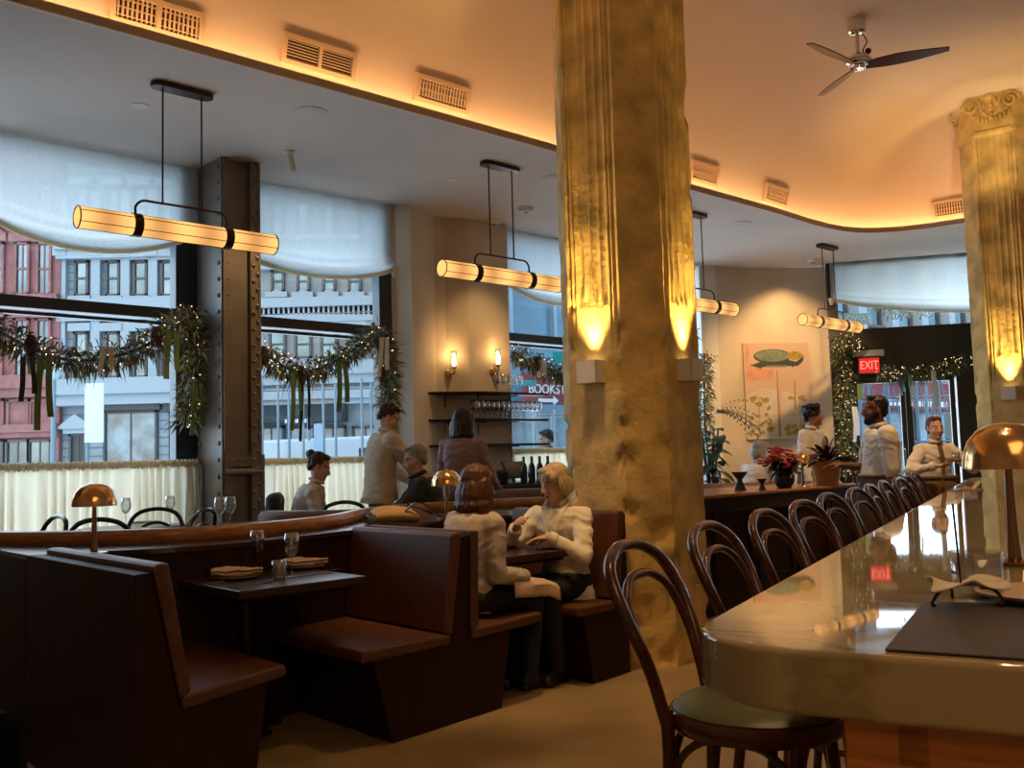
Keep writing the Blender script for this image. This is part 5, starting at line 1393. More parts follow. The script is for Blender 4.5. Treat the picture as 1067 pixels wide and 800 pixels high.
sign(583, 373, 18., .26, .24, 'small teal street sign above the bookstore sign', None, (.0, .30, .28), .3, False).location.y += 0
sign(549, 399, 17.5, .42, .11, 'small teal sign left of the bookstore sign', None, (.05, .36, .38), .5, False)
sign(98, 430, 25., .50, 1.55, 'bright white vertical banner on a pole outside the left window', None, (.92, .94, .92))
sign(332, 458, 24., .24, .80, 'pale blue vertical banner among the scaffold poles', None, (.50, .66, .80))
sign(894, 406, 15.5, .16, .28, 'yellow sign seen through the left entrance door', None, (.85, .68, .05), .2, False)
sign(991, 443, 15.2, .22, .42, 'white notice seen through the right entrance door', None, (.80, .82, .80), .2, False)
# lamp post
p = pd(57, 300, 27.); root = thing('street_lamp', 'pale street lamp post in front of the red brick building', 'street lamp', (p.x, p.y, -.22))
MB().tube([(0, 0, 0), (0, 0, 4.2)], [.09, .06]).build('pole', bm_pole, root, smooth=True); MB().ell((0, 0, 4.4), (.2, .2, .26)).build('globe', bm_white, root, smooth=True)
# scaffolding
def scaffold(label, pts_px, Y, z1, brace=True, rows=3):
    root = thing('scaffold', label, 'scaffolding', pd(pts_px[0], 480, Y)*1. - V((0, 0, 0)), 0); root.location.z = -.22
    xs = [face_x(p, Y) for p in pts_px]
    for x in xs: MB().tube([(x, Y, -.22), (x, Y, z1)], .032, 8).tube([(x, Y+1.5, -.22), (x, Y+1.5, z1)], .032, 8).build('upright', bm_pole, root, world=True, smooth=True)
    b = MB()
    for i in range(rows):
        z = .6+(z1-.7)*i/max(rows-1, 1)
        for yy in (Y, Y+1.5): b.tube([(xs[0]-.3, yy, z), (xs[-1]+.3, yy, z)], .02, 6)
    b.build('ledger', bm_pole, root, world=True, smooth=True)
    if brace:
        b = MB()
        for x, y in zip(xs[:-1], xs[1:]): b.tube([(x, Y, .4), (y, Y, z1-.3)], .014, 6).tube([(y, Y, .4), (x, Y, z1-.3)], .014, 6)
        b.build('cross_brace', bm_pole, root, world=True, smooth=True)
scaffold('pale scaffold poles outside the window behind the standing person in fleece', [272, 300, 336, 376], 22., 3.3, False, 2)
scaffold('scaffolding with cross braces seen through the entrance doors', [880, 905, 925, 955, 978, 1000], 18.5, 3.3, rows=4)
scaffold('scaffold tower behind the bookstore sign', [577, 600], 19., 2.3)
# vehicles
def vehicle(kind, label, p, rz, col, name):
    root = thing(name, label, name, p, rz)
    if kind == 'van': prof = [(-2.4, .35), (-2.4, 1.9), (-2.2, 2.2), (1.0, 2.25), (1.35, 2.15), (1.9, 1.35), (2.5, 1.15), (2.6, .35)]; win = [(.55, 1.35), (.55, 1.95), (1.2, 1.95), (1.6, 1.35)]; hw = .95
    else: prof = [(-2.2, .3), (-2.2, .85), (-1.9, .95), (-1.3, 1.4), (.2, 1.45), (.95, .98), (2.0, .82), (2.2, .3)]; win = [(-1.35, .98), (-1.1, 1.33), (.1, 1.36), (.7, .98)]; hw = .85
    b = MB().extr([(x, -hw, z) for x, z in prof], (0, 2*hw, 0)); b.build('body', mat(name+'_paint', col, .25), root, bevel=.08)
    w = MB().extr([(x, -hw-.01, z) for x, z in win], (0, 2*hw+.02, 0)); w.build('side_window', bm_gl, root)
    for sx in (-1.4, 1.5):
        for sy in (-1, 1): MB().lathe([(0, -.11), (.30, -.11), (.34, -.08), (.34, .08), (.30, .11), (0, .11)], (sx, sy*(hw-.1), .34), 22, Matrix.Rotation(pi/2, 3, 'X')).build('wheel', M['black'], root, smooth=True)
    return root
p = pd(356, 470, 25.); vehicle('van', 'white van parked beyond the cafe curtain', (p.x, p.y, -.22), .05, (.70, .76, .80), 'van')
p = pd(270, 470, 21.); vehicle('car', 'dark blue car at the left edge of the second window', (p.x, p.y, .02), .0, (.03, .06, .10), 'car')
# wreath outside above the entrance
c = ent(ex(945), -.5, ez(945, 288)+.08)
root = thing('wreath', 'round lit wreath hanging outside behind the entrance shade', 'wreath', c)
ring = [c+ED*(.40*cos(2*pi*i/40))+V((0, 0, .40*sin(2*pi*i/40))) for i in range(41)]
b = MB(); blades(b, ring, .10, 420, .06, .15, .012, random.Random(5)); b.build('foliage', M['leaf2'], root, world=True)
b = MB(); rg = random.Random(6)
for i in range(160): b.ell(rg.choice(ring)+V((rg.uniform(-.1, .1), rg.uniform(-.12, .0), rg.uniform(-.1, .1))), .011, None, 6, 4)
b.build('fairy_light', M['fairy'], root, world=True)['kind'] = 'stuff'
b = MB(); b.tube([c+V((0, 0, .46)), V((c.x, c.y, 4.4))], .01); b.build('wire', M['black'], root, world=True)
# script lettering on the entrance transom
b = MB()
for i in range(9):
    x0 = ex(926)+i*(ex(978)-ex(926))/9; z = ez(950, 327); w = .075; pts = [ent(x0+w*(j/8)+.02*sin(j*1.6), -.06, z+(.055 if i % 3 else .085)*sin(j*pi/4+i)) for j in range(9)]; b.tube(catmull(pts, 3), .009, 5)
o = b.build('window_lettering', bm_white, None, smooth=True); tag(o, 'white script lettering on the glass above the entrance', 'lettering')
# ================================================================== people
def skin_mat(name, col):
    m = mat(name, col, .5, var=.12, vscale=14, spec=.35); m.node_tree.nodes['Principled BSDF'].inputs['Subsurface Weight'].default_value = .08
    m.node_tree.nodes['Principled BSDF'].inputs['Subsurface Radius'].default_value = (.01, .004, .002); return m
SK = {'fair': skin_mat('fair_skin', (.62, .37, .27)), 'tan': skin_mat('tan_skin', (.36, .18, .11)), 'brown': skin_mat('brown_skin', (.17, .075, .042)), 'aged': skin_mat('aged_skin', (.62, .38, .28))}
LIP = mat('lips', (.34, .10, .085), .45); EYW = mat('eye_white', (.62, .58, .54), .25); IRIS = mat('eye_iris', (.03, .018, .012), .15); BROW = mat('eyebrow_hair', (.06, .035, .02), .8)
def hairmat(name, col, col2=None, rough=.45): return mat(name, col, rough, col2=col2 or tuple(c*.45 for c in col), vscale=5, stretch=(26, 26, 3), bump=.25, bscale=9, spec=.4)
def ik(Sh, W, l1, l2, hint):
    d = W-Sh; L = min(d.length, (l1+l2)*.995); d = d.normalized(); W = Sh+d*L
    x = (l1*l1-l2*l2+L*L)/(2*L); h = sqrt(max(l1*l1-x*x, 0)); hv = V(hint); hv = (hv-d*hv.dot(d)); hv = hv.normalized() if hv.length > 1e-4 else d.orthogonal().normalized()
    return Sh+d*x+hv*h, W
def hand(mb, w, f, pn_, th, curl, s=1.):
    """w wrist, f finger direction, pn_ palm normal (fingers curl towards it), th thumb side"""
    f = V(f).normalized(); pn_ = V(pn_); pn_ = (pn_-f*pn_.dot(f)).normalized(); sd = V(th); sd = (sd-f*sd.dot(f)-pn_*sd.dot(pn_)).normalized()
    R = Matrix((sd, f, pn_)).transposed()
    mb.ell(w+f*.048*s, (.040*s, .056*s, .017*s), R); mb.caps(w-f*.01*s, w+f*.03*s, .024*s, .024*s)
    for i, (o, l) in enumerate(((.030, .070), (.011, .078), (-.009, .073), (-.027, .058))):
        p = w+f*(.088-.004*abs(i-1.3))*s+sd*o*s; d = (f+sd*o*2.).normalized(); r = .0094*s
        for j, q in enumerate((.45, .32, .26)):
            a = curl*(.55 if j == 0 else .85)*(1+.08*i); ax = d.cross(pn_).normalized(); d = (Matrix.Rotation(a, 3, ax) @ d).normalized()
            e_ = p+d*l*q*s; mb.caps(p, e_, r, r*.9, 8); p = e_; r *= .92
    p = w+f*.025*s+sd*.030*s+pn_*.006*s; d = (f*.75+sd*.7+pn_*.35).normalized()
    for q, r in ((.034, .012), (.028, .0105), (.022, .009)):
        e_ = p+d*q*s; mb.caps(p, e_, r*s, r*.9*s, 8); p = e_; d = (d+f*.35+pn_*.35*curl-sd*.12).normalized()
HEADS = {}
def person(label, loc, rz, pelvis=.93, lean=.05, side=0., twist=0., head=(0., 0.), arms=((.28, .05, .75), (-.28, .05, .75)), hints=((.4, -1, -.2), (-.4, -1, -.2)), legs='stand',
           skin='fair', hair='short', haircol=None, top=None, bottom=None, shoes=None, H=1., sleeve=1., half=False, width=1., hem=.02, collar=True, group=None,
           hands=((0, 1, -.4), (0, 1, -.4)), palms=((0, 0, -1), (0, 0, -1)), curl=(.35, .35), vox=.0085, hump=.02, knees=None, feet=None, female=False, belly=0., extra=None, neckopen=0.):
    root = thing('person', label, 'person', loc, rz, group)
    P = V((0, 0, pelvis)); up = (Matrix.Rotation(-lean, 3, 'X') @ V((0, 0, 1))); up = Matrix.Rotation(side, 3, 'Y') @ up
    RT = Matrix.Rotation(twist, 3, 'Z'); right = (RT @ V((1, 0, 0))); right = (right-up*right.dot(up)).normalized(); fwd = up.cross(right)
    Ls = .50*H; N = P+up*Ls
    def sp(f): return P+up*Ls*f-fwd*hump*sin(pi*min(max(f, 0), 1))
    sw = (.158 if female else .170)*H*width; SHO = [N+right*s*sw-up*(.075 if female else .062)*H for s in (1, -1)]
    neck_top = N+up*.055*H+fwd*.022; 
    Rh = Matrix.Rotation(head[0], 3, 'Z') @ Matrix.Rotation(-head[1], 3, 'X') @ Matrix.Rotation(-lean*.35, 3, 'X')
    Rh = RT @ Rh; hc = neck_top+V((0, 0, .095*H))+Rh @ V((0, .012, 0)); hs = H
    hp = lambda x, y, z: hc+Rh @ V((x, y, z))*hs
    def torso(mb, k, lo, hi, dz=0.):
        secs = [(-.16, .172, .122), (0., .170, .120), (.25, .142 if female else .150, .105), (.5, .150, .112), (.72, .166, .114), (.88, .165, .100), (.97, .12, .075), (1.03, .066, .062)]
        rings = []
        for f, w, d in secs:
            if f < lo or f > hi: continue
            c = sp(f); bl = belly*math.exp(-((f-.3)/.22)**2); fe = (.022 if female else 0)*math.exp(-((f-.66)/.12)**2)
            rings.append([c+right*((w*H*width+k)*cos(2*pi*i/24))+fwd*((d*H*width+k+(bl+fe if sin(2*pi*i/24) > 0 else 0))*sin(2*pi*i/24)) for i in range(24)])
        mb.loft(rings)
    b = MB()
    # head
    e = lambda c, r, **kw: b.ell(hp(*c), tuple(q*hs for q in r), Rh, **kw)
    e((0, -.016, .032), (.073, .094, .086)); e((0, .016, -.028), (.062, .074, .088)); e((0, .042, -.082), (.036, .040, .032)); e((0, .005, -.06), (.056, .06, .05))
    for s in (-1, 1):
        e((s*.036, .058, -.030), (.024, .026, .026)); e((s*.076, -.008, -.006), (.008, .021, .031)); e((s*.031, .076, .004), (.014, .011, .009)); e((s*.012, .094, -.036), (.009, .011, .009))
        b.caps(hp(s*.018, .083, .024), hp(s*.048, .070, .022), .008*hs, .007*hs)
    b.caps(hp(0, .084, .012), hp(0, .106, -.030), .0085*hs, .0125*hs); e((0, .083, -.062), (.023, .011, .0062)); e((0, .082, -.0725), (.020, .011, .0068)); e((0, .080, -.093), (.02, .014, .013))
    b.caps(N-up*.04*H, neck_top+V((0, 0, .03)), .056*H*width, .050*H*width)
    torso(b, -.016, -.16, 1.05)
    wr = []; el = []
    for i, s in enumerate((1, -1)):
        E, W = ik(SHO[i], V(arms[i]), .285*H, .25*H, hints[i]); el.append(E); wr.append(W)
        b.caps(N-up*.05*H+right*s*.05, SHO[i], .045*H, .05*H); b.caps(SHO[i], E, .044*H*width, .036*H*width); b.caps(E, W, .037*H*width, .024*H)
        hand(b, W, hands[i], palms[i], (-s*1., .3, .3) if abs(V(palms[i]).z) > .5 else (0, .2, 1), curl[i], .98*H)
    HIP = [P+right*s*.088*H-V((0, 0, .02)) for s in (1, -1)]
    if legs == 'stand': kn = [V((s*.095, .03, pelvis*.53)) for s in (1, -1)]; ank = [V((s*.10, -.01, .085)) for s in (1, -1)]
    else:
        kn = knees or [V((s*.11, .43, pelvis+.0)) for s in (1, -1)]; ank = feet or [V((s*.11, .45, .09)) for s in (1, -1)]
        kn = [V(q) for q in kn]; ank = [V(q) for q in ank]
    for i in (0, 1):
        b.caps(HIP[i], kn[i], .078*H, .054*H); b.caps(kn[i], ank[i], .053*H, .036*H); b.caps(ank[i]+V((0, -.03, -.045)), ank[i]+V((0, .13, -.055)), .034, .028)
    me = remeshed(b, vox, 2)
    inv = Rh.inverted(); zone = []
    for p in me.polygons:
        q = inv @ (V(p.center)-hc)/hs; m_ = 0
        if abs(q.z) < .13 and q.y > .04:
            ax = abs(q.x)
            if ((ax-.031)/.014)**2+((q.z-.004)/.0065)**2 < 1: m_ = 3 if (ax-.030)**2+(q.z-.004)**2 < .0062**2 else 2
            elif ((ax-.033)/.022)**2+((q.z-.026-.05*max(0, .03-abs(ax-.033))*0)/.0055)**2 < 1: m_ = 4
            elif (q.x/.023)**2+((q.z+.067)/.0105)**2 < 1 and q.y > .07: m_ = 1
        zone.append(m_)
    o = meshobj('body', me, [SK[skin], LIP, EYW, IRIS, BROW], root); me.polygons.foreach_set('material_index', zone)
    # clothes
    def wrinkle(amp, fr=(14, 14, 9)):
        def f_(co, n):
            w_ = noise.noise(V((co.x*5, co.y*5, co.z*5+loc[1])))*.5
            r1_ = 1-2*abs(noise.noise(V((co.x*6+w_, co.y*6, co.z*15+loc[0]*3+w_*3))))
            r2_ = 1-2*abs(noise.noise(V((co.x*16, co.y*16+w_*2, co.z*24+w_*4))))
            return co+n*(amp*.85*(r1_-.6)+amp*.40*(r2_-.6)+amp*.3*noise.noise(V((co.x*9, co.y*9, co.z*6))))
        return f_
    b = MB(); k = .012
    torso(b, k, -.16 if hem > 0 else .0, .98)
    if hem > .05:
        c0, c1 = sp(-.1), sp(-.1)-up*hem
        b.loft([[c+right*((.172*H*width+k+g)*cos(2*pi*i/24))+fwd*((.122*H*width+k+g)*sin(2*pi*i/24)) for i in range(24)] for c, g in ((c0, .008), (c1, .030 if hem > .1 else .018))])
    for i, s in enumerate((1, -1)):
        E, W = el[i], wr[i]
        b.caps(N-up*.055*H+right*s*.07, SHO[i], .052*H, .064*H*width); b.caps(SHO[i], E, .064*H*width*sleeve, .054*H*sleeve)
        if half: b.caps(E+(SHO[i]-E)*.12, E+(W-E)*.10, .057*H, .055*H)
        else: b.caps(E, W-(W-E).normalized()*.01, .053*H*sleeve, .037*H*sleeve)
    me = remeshed(b, .011, 3, wrinkle(.011)); top_o = meshobj('shirt' if collar else 'sweater', me, top, root)
    for i in (0, 1):
        if not half:
            d_ = (wr[i]-el[i]).normalized(); q_ = d_.orthogonal().normalized(); y_c = d_.cross(q_); cf = MB()
            cf.loft([[wr[i]+d_*t_+(q_*cos(2*pi*j/16)+y_c*sin(2*pi*j/16))*r_ for j in range(16)] for t_, r_ in ((-.045, .036*H*sleeve), (-.04, .043*H*sleeve), (.004, .040*H*sleeve), (.004, .030*H))], cap=False)
            cf.build('cuff', top, root, smooth=True, solid=.003)
    cb = MB()
    ring = [N+up*(.022+.012*sin(2*pi*i/24)*-1)+right*.060*H*width*cos(2*pi*i/24)+fwd*(.012+.062*H*sin(2*pi*i/24)) for i in range(24)]
    if collar:
        for i in range(24):
            pass
        r0 = [q-up*.015+(q-N).normalized()*.012 for q in ring]; r1 = [q+up*.022 for q in ring]; r2 = [q+(q-N-up*.02).normalized()*.014-up*.004-(fwd*-.012 if sin(2*pi*i/24) > .7 else fwd*0) for i, q in enumerate(ring)]
        n = 24
        for i in range(n):
            if neckopen and sin(2*pi*(i+.5)/24) > 1-neckopen: continue
            j = (i+1) % n; cb.quad(r0[i], r0[j], r1[j], r1[i]); cb.quad(r1[i], r1[j], r2[j], r2[i])
        cb.build('collar', top, root, smooth=True, solid=.004)
    else:
        cb.tube(ring, .012, 8, closed=True); cb.build('neckband', top, root, smooth=True)
    b = MB(); b.ell(sp(0.0), (.175*H*width+(.016 if legs == 'sit' else .001), .128*H*width+(.018 if legs == 'sit' else .001), .13*H), None)
    for i in (0, 1):
        b.caps(HIP[i], kn[i], .092*H, .068*H); b.caps(kn[i], ank[i]+V((0, 0, -.01)), .066*H, .052*H)
    meshobj('trousers', remeshed(b, .013, 3, wrinkle(.006)), bottom, root)
    for i in (0, 1):
        b = MB(); a = ank[i]; yaw = 0
        b.caps(a+V((0, -.035, -.040)), a+V((0, .14, -.052)), .046, .036); b.caps(a+V((0, -.02, -.01)), a+V((0, .0, -.04)), .048, .046); b.box(a+V((0, .05, -.076)), (.075, .25, .016))
        meshobj('shoe', remeshed(b, .009, 2), shoes or M['black'], root)
    # hair
    if hair:
        b = MB(); he = lambda c, r: b.ell(hp(*c), tuple(q*hs for q in r), Rh)
        amp = .003 if hair == 'elder' else .0045
        if hair == 'bob':
            he((0, -.024, .040), (.092, .106, .096)); he((0, -.082, -.060), (.100, .052, .120)); he((0, -.05, -.02), (.100, .070, .10)); he((0, -.085, -.125), (.105, .048, .05))
            for s in (-1, 1): he((s*.086, -.015, -.065), (.030, .066, .115)); he((s*.094, -.02, -.12), (.032, .06, .05)); he((s*.062, .030, .038), (.026, .04, .05))
        elif hair == 'elder':
            he((0, -.020, .040), (.088, .104, .090)); he((0, -.078, -.03), (.078, .045, .080)); he((.022, .040, .092), (.055, .034, .024)); he((-.04, .050, .070), (.03, .025, .024))
            for s in (-1, 1): he((s*.078, -.022, -.025), (.022, .055, .072)); he((s*.066, .03, .045), (.022, .04, .038))
        elif hair in ('short', 'bun', 'fade'):
            he((0, -.030, .048), (.080, .096, .082) if hair != 'fade' else (.077, .092, .079)); he((0, -.072, -.012), (.064, .036, .055))
            for s in (-1, 1): he((s*.070, -.028, .012), (.012, .045, .035))
            he((0, .020, .102), (.056, .044, .022))
            if hair == 'bun': he((0, -.115, .075), (.042, .042, .042)); he((0, -.09, .03), (.06, .03, .05))
        elif hair == 'curly':
            amp = .012
            he((0, -.022, .060), (.090, .100, .084)); he((0, -.078, -.005), (.072, .042, .06)); he((0, .045, .105), (.062, .042, .036))
            for s in (-1, 1): he((s*.072, -.02, .03), (.022, .05, .045))
            for j in range(24): t = j*2.4; he((.075*cos(t), -.02+.085*sin(t), .06+.05*sin(j*1.7)), (.024, .024, .022))
        Ri = Rh.inverted()
        def strands(co, n):
            q = Ri @ (co-hc); f = (60, 60, 7) if hair != 'curly' else (26, 26, 26)
            return co+n*(amp*noise.noise(V((q.x*f[0], q.y*f[1], q.z*f[2])))+amp*.7*noise.noise(V((q.x*90, q.y*90, q.z*12))))
        meshobj('hair', remeshed(b, .0045, 9 if hair in ('bob', 'elder') else 3, strands), haircol, root)
    ctx = dict(root=root, hp=hp, Rh=Rh, hc=hc, wr=wr, el=el, N=N, P=P, up=up, fwd=fwd, right=right, sp=sp, kn=kn, H=H, width=width)
    if extra: extra(ctx)
    return root
def beard(c, hm):
    b = MB(); he = lambda q, r: b.ell(c['hp'](*q), tuple(x*c['H'] for x in r), c['Rh'])
    he((0, .052, -.096), (.044, .044, .034)); he((0, .03, -.075), (.060, .050, .038))
    for s in (-1, 1): he((s*.058, .015, -.045), (.016, .034, .045)); he((s*.02, .086, -.052), (.016, .010, .006))
    meshobj('beard', remeshed(b, .0055, 1, lambda co, n: co+n*.003*noise.noise(co*80)), hm, c['root'])
def apron(c, m, l=.62, dz=0.):
    c = dict(c); c['P'] = c['P']+V((0, 0, dz)); l += dz
    b = MB(); s = [(0.02, .0), (-.12, .02), (-.5, .05), (-l/.5*.5-.5, .07)]; rings = []
    for z, g in ((.03, .0), (-.10, .018), (-.35, .04), (-l, .055)):
        ring = []
        for i in range(28):
            t = 2*pi*i/28; w = .010*sin(t*7)*(-z*1.6)
            ring.append(c['P']+V(((.178*c['width']*c['H']+.016+g+w)*cos(t), (.128*c['width']*c['H']+.016+g+w)*sin(t), z)))
        rings.append(ring)
    b.loft(rings, cap=False); b.build('apron', m, c['root'], smooth=True, solid=.004)
    b = MB(); b.tube([c['P']+V(((.178*c['width']*c['H']+.020)*cos(2*pi*i/28), (.128*c['width']*c['H']+.020)*sin(2*pi*i/28), .015)) for i in range(28)], .016, 6, closed=True)
    f = c['P']+V((.03, .165*c['width']*c['H'], .0)); b.strip(catmull([f, f+V((-.02, .02, -.10)), f+V((-.05, .035, -.22))], 4), .025, .005, (1, 0, 0)).strip(catmull([f, f+V((.02, .02, -.10)), f+V((.02, .035, -.26))], 4), .025, .005, (1, 0, 0))
    b.build('apron_tie', m, c['root'], smooth=True)
cl_taupe = mat('oatmeal_knit', (.50, .44, .37), .95, var=.12, vscale=30, bump=.3, bscale=220)
cl_cream = mat('cream_jacket', (.82, .76, .62), .9, var=.08, vscale=9, bump=.12, bscale=180)
cl_fleece = mat('cream_fleece', (.64, .56, .44), .95, var=.08, vscale=20, bump=.35, bscale=150)
cl_white = mat('white_shirt', (.74, .70, .64), .85, var=.05, vscale=9, bump=.08, bscale=120)
cl_purple = mat('mauve_sweater', (.30, .20, .22), .95, bump=.2, bscale=150)
cl_dark = mat('charcoal_jacket', (.035, .036, .032), .85, bump=.15, bscale=150)
cl_black = mat('black_trousers', (.010, .010, .013), .85)
cl_denim = mat('dark_denim', (.014, .017, .026), .85, var=.2, vscale=40)
cl_brown = mat('brown_canvas_apron', (.13, .075, .035), .85, bump=.1, bscale=200)
cl_two = mat('pale_grey_top', (.60, .56, .50), .9, bump=.15, bscale=150)
cl_navy = mat('navy_coat', (.02, .03, .05), .8)
H_ = lambda n, c, c2=None: hairmat(n, c, c2)
hb = H_('chestnut_hair', (.115, .045, .020), (.05, .018, .009)); hblond = H_('grey_blonde_hair', (.60, .46, .27), (.40, .29, .16)); hdk = H_('dark_brown_hair', (.022, .011, .007)); hgrey = H_('grey_hair', (.38, .34, .28), (.18, .16, .13)); hwhite = H_('silver_hair', (.42, .40, .36), (.24, .22, .2)); hblack = H_('black_hair', (.008, .006, .005)); hbr = H_('brown_hair', (.05, .024, .012))
RA = ANG-pi/2        # facing along the booth row (away, to the right)
# woman with bob, back to the camera
def lap_cloth(c):
    pass
w1 = an(3.57, 4.31)
person('person with chestnut bob and oatmeal sweater seated with back to the camera', w1, RA, pelvis=.565, lean=.10, side=0., head=(-.10, .12), arms=((.17, .27, .665), (-.12, .36, .70)), hints=((.25, -1, -.4), (-.9, -.3, -.4)),
       legs='sit', knees=((.12, .40, .56), (-.10, .40, .56)), feet=((.10, .36, .09), (-.12, .52, .09)), hair='bob', haircol=hb, top=cl_taupe, bottom=cl_denim, collar=False, hem=.0, female=True, width=1.06, H=.98, sleeve=1.14, vox=.0065, hump=.045,
       hands=((-.7, .7, -.2), (.5, .8, -.1)), palms=((0, 0, -1), (0, 0, -1)), curl=(.5, .4))
# blonde older woman
w2 = an(4.42, 4.38)
def jacket(c):
    b = MB(); f = c['fwd']; N = c['N']
    for s in (-1, 1):
        pts = [N+c['right']*s*.075+c['up']*.02-f*.02, N+c['right']*s*.065+f*.062-c['up']*.015, N+c['right']*s*.03+f*.108-c['up']*.10, N+c['right']*s*.01+f*.128-c['up']*.19]
        b.strip(catmull(pts, 5), .045, .008, (c['right']*s+f*.3))
    b.build('lapel', cl_cream, c['root'], smooth=True)
    b = MB(); p = c['hp'](-.079, -.006, -.045); b.ell(p, .007); p = c['hp'](.079, -.006, -.045); b.ell(p, .007); b.build('earring', M['paper'], c['root'], smooth=True)
    b = MB(); q = N+f*.083-c['up']*.07; R = Matrix((c['right'], c['fwd'], c['up'])).transposed()
    b.ell(N+f*.070-c['up']*.09, (.042, .022, .085), R); b.build('undershirt', cl_black, c['root'], smooth=True)
    b = MB(); g = c['sp'](-.08)+f*.17
    b.strip(catmull([g+V((.0, .0, .06)), g+V((.01, .03, -.02)), g+V((.03, .05, -.12))], 5), .035, .006, (1, 0, 0)).strip(catmull([g+V((.02, .0, .06)), g+V((.05, .02, -.03)), g+V((.06, .06, -.09))], 5), .035, .006, (1, 0, 0)); b.ell(g+V((.015, .01, .06)), (.03, .02, .025))
    b.build('tie_knot', cl_cream, c['root'], smooth=True)
person('person with grey blonde hair and cream jacket seated facing left at the booth', w2, RA+pi+radians(16), pelvis=.565, lean=.12, head=(-.42, .24), arms=((.14, .36, .92), (-.06, .30, .865)), hints=((.7, -.3, -.8), (-.7, -.1, -.8)),
       legs='sit', knees=((.12, .40, .55), (-.10, .38, .55)), feet=((.10, .44, .09), (-.10, .30, .09)), skin='aged', hair='elder', haircol=hblond, top=cl_cream, bottom=cl_black, hem=.13, female=True, width=1.04, H=.98, sleeve=1.06, vox=.0065, neckopen=.28,
       hands=((-.5, .6, .55), (.9, .35, -.1)), palms=((-.75, -.2, -.5), (0, 0, -1)), curl=(.75, .3), extra=jacket)
# standing man in fleece
person('person in cream fleece and black trousers standing by the window', V((pd(396, 480, 8.35).x, 8.35, .17)), radians(28-90), pelvis=.93, lean=.10, head=(-.35, .55), arms=((.10, .42, 1.02), (-.2, .38, 1.0)), hints=((.8, -.8, -.2), (-.8, -.6, -.2)),
       hair='short', haircol=hbr, top=cl_fleece, bottom=cl_black, H=1.0, width=1.10, hem=.06, sleeve=1.12, collar=True, hands=((-.1, 1, -.2), (0, 1, -.2)))
# woman with bun by the curtain
p = V((pd(318, 480, 8.0).x, 8.0, .17))
person('person with hair bun and pale top seated in profile by the cafe curtain', p, radians(8-90), pelvis=.555, lean=.16, head=(-.1, .35), arms=((.14, .34, .62), (-.14, .36, .62)), legs='sit', hair='bun', haircol=hbr, top=cl_two, bottom=cl_denim, female=True, H=.95, collar=False, hem=.06, hump=.04)
root = thing('jacket', 'dark jacket hung over the chair behind the person with a bun', 'jacket', p+V((-.25, .0, .0)), radians(8-90))
b = MB()
for s in (-1, 1): b.caps((s*.14, .0, .90), (s*.20, -.03, .55), .06, .07)
b.caps((-.15, -.01, .90), (.15, -.01, .90), .055).caps((-.12, -.04, .7), (.12, -.04, .7), .09); meshobj('jacket_body', remeshed(b, .014, 2, lambda co, n: co+n*.012*noise.noise(co*11)), cl_dark, root)
# grey haired man
p = V((pd(446, 480, 8.05).x, 8.05, .17))
person('person with grey hair and charcoal jacket seated in profile facing left', p, radians(188-90), pelvis=.555, lean=.14, head=(.05, .22), arms=((.16, .44, .74), (-.16, .46, .74)), hints=((.9, -.4, -.5), (-.9, -.4, -.5)), legs='sit', skin='fair', hair='short', haircol=hgrey, top=cl_dark, bottom=cl_black, H=1.0, width=1.1, hump=.04)
# woman in mauve
p = V((pd(481, 480, 8.7).x, 8.7, .17))
person('person with dark bob and mauve sweater standing with back to the camera', p, radians(68-90), pelvis=.90, lean=.06, head=(-.35, .05), arms=((.2, .3, .95), (-.2, .3, .95)), hair='bob', haircol=hdk, top=cl_purple, bottom=cl_black, female=True, H=.97, collar=False, hem=.05, width=1.05, sleeve=1.1)
# pedestrian outside
struct(MB().prism([tuple(an(*q)[:2]) for q in ((2, 8.75), (20, 8.75), (20, 11.6), (2, 11.6))], -.2, 0).build('floor_pavement', bm_tan, recentre=False))
p = V((pd(574, 480, 13.0).x, 13.0, 0))
person('person in navy coat walking past outside the window', p, radians(170-90), head=(.3, .25), hair='short', haircol=hblack, top=cl_navy, bottom=cl_black, width=1.1, H=1.04, hem=.1)
# white haired guest
p = V((pd(786, 480, 10.9).x, 10.9, .17))
person('person with silver hair and white shirt seated beyond the black candle holders', p, radians(35-90), pelvis=.56, lean=.14, head=(-.3, .15), legs='sit', arms=((.16, .4, .75), (-.16, .4, .75)), hair='elder', haircol=hwhite, top=cl_white, bottom=cl_black, H=.98, width=1.05)
# young waiter
p = V((pd(846, 480, 10.9).x, 10.9, .17))
person('person with curly black hair and white shirt standing behind the potted plant', p, radians(-45-90), pelvis=.92, lean=.02, head=(.40, -.02), arms=((.27, .1, .80), (-.27, .12, .80)), skin='tan', hair='curly', haircol=hblack, top=cl_white, bottom=cl_black, H=1.0, hem=.02, neckopen=.2, extra=lambda c: apron(c, cl_brown))
# bearded man
p = V((pd(918, 480, 8.7).x, 8.7, 0))
def ex_b(c): beard(c, hblack); apron(c, cl_brown, .62, .09)
person('person with black beard, white shirt and brown apron standing in profile', p, radians(178-90), pelvis=1.0, lean=.0, head=(.02, .0), arms=((.20, .30, 1.21), (-.27, .05, .86)), hints=((.5, -1, -.3), (-.4, -1, -.1)), skin='brown', hair='fade', haircol=hblack, top=cl_white, bottom=cl_brown, H=1.08, width=1.16, half=True, sleeve=1.12, belly=.05, hem=.02,
       hands=((.2, 1, .0), (0, .3, -1)), palms=((0, 0, -1), (1, 0, 0)), extra=ex_b)
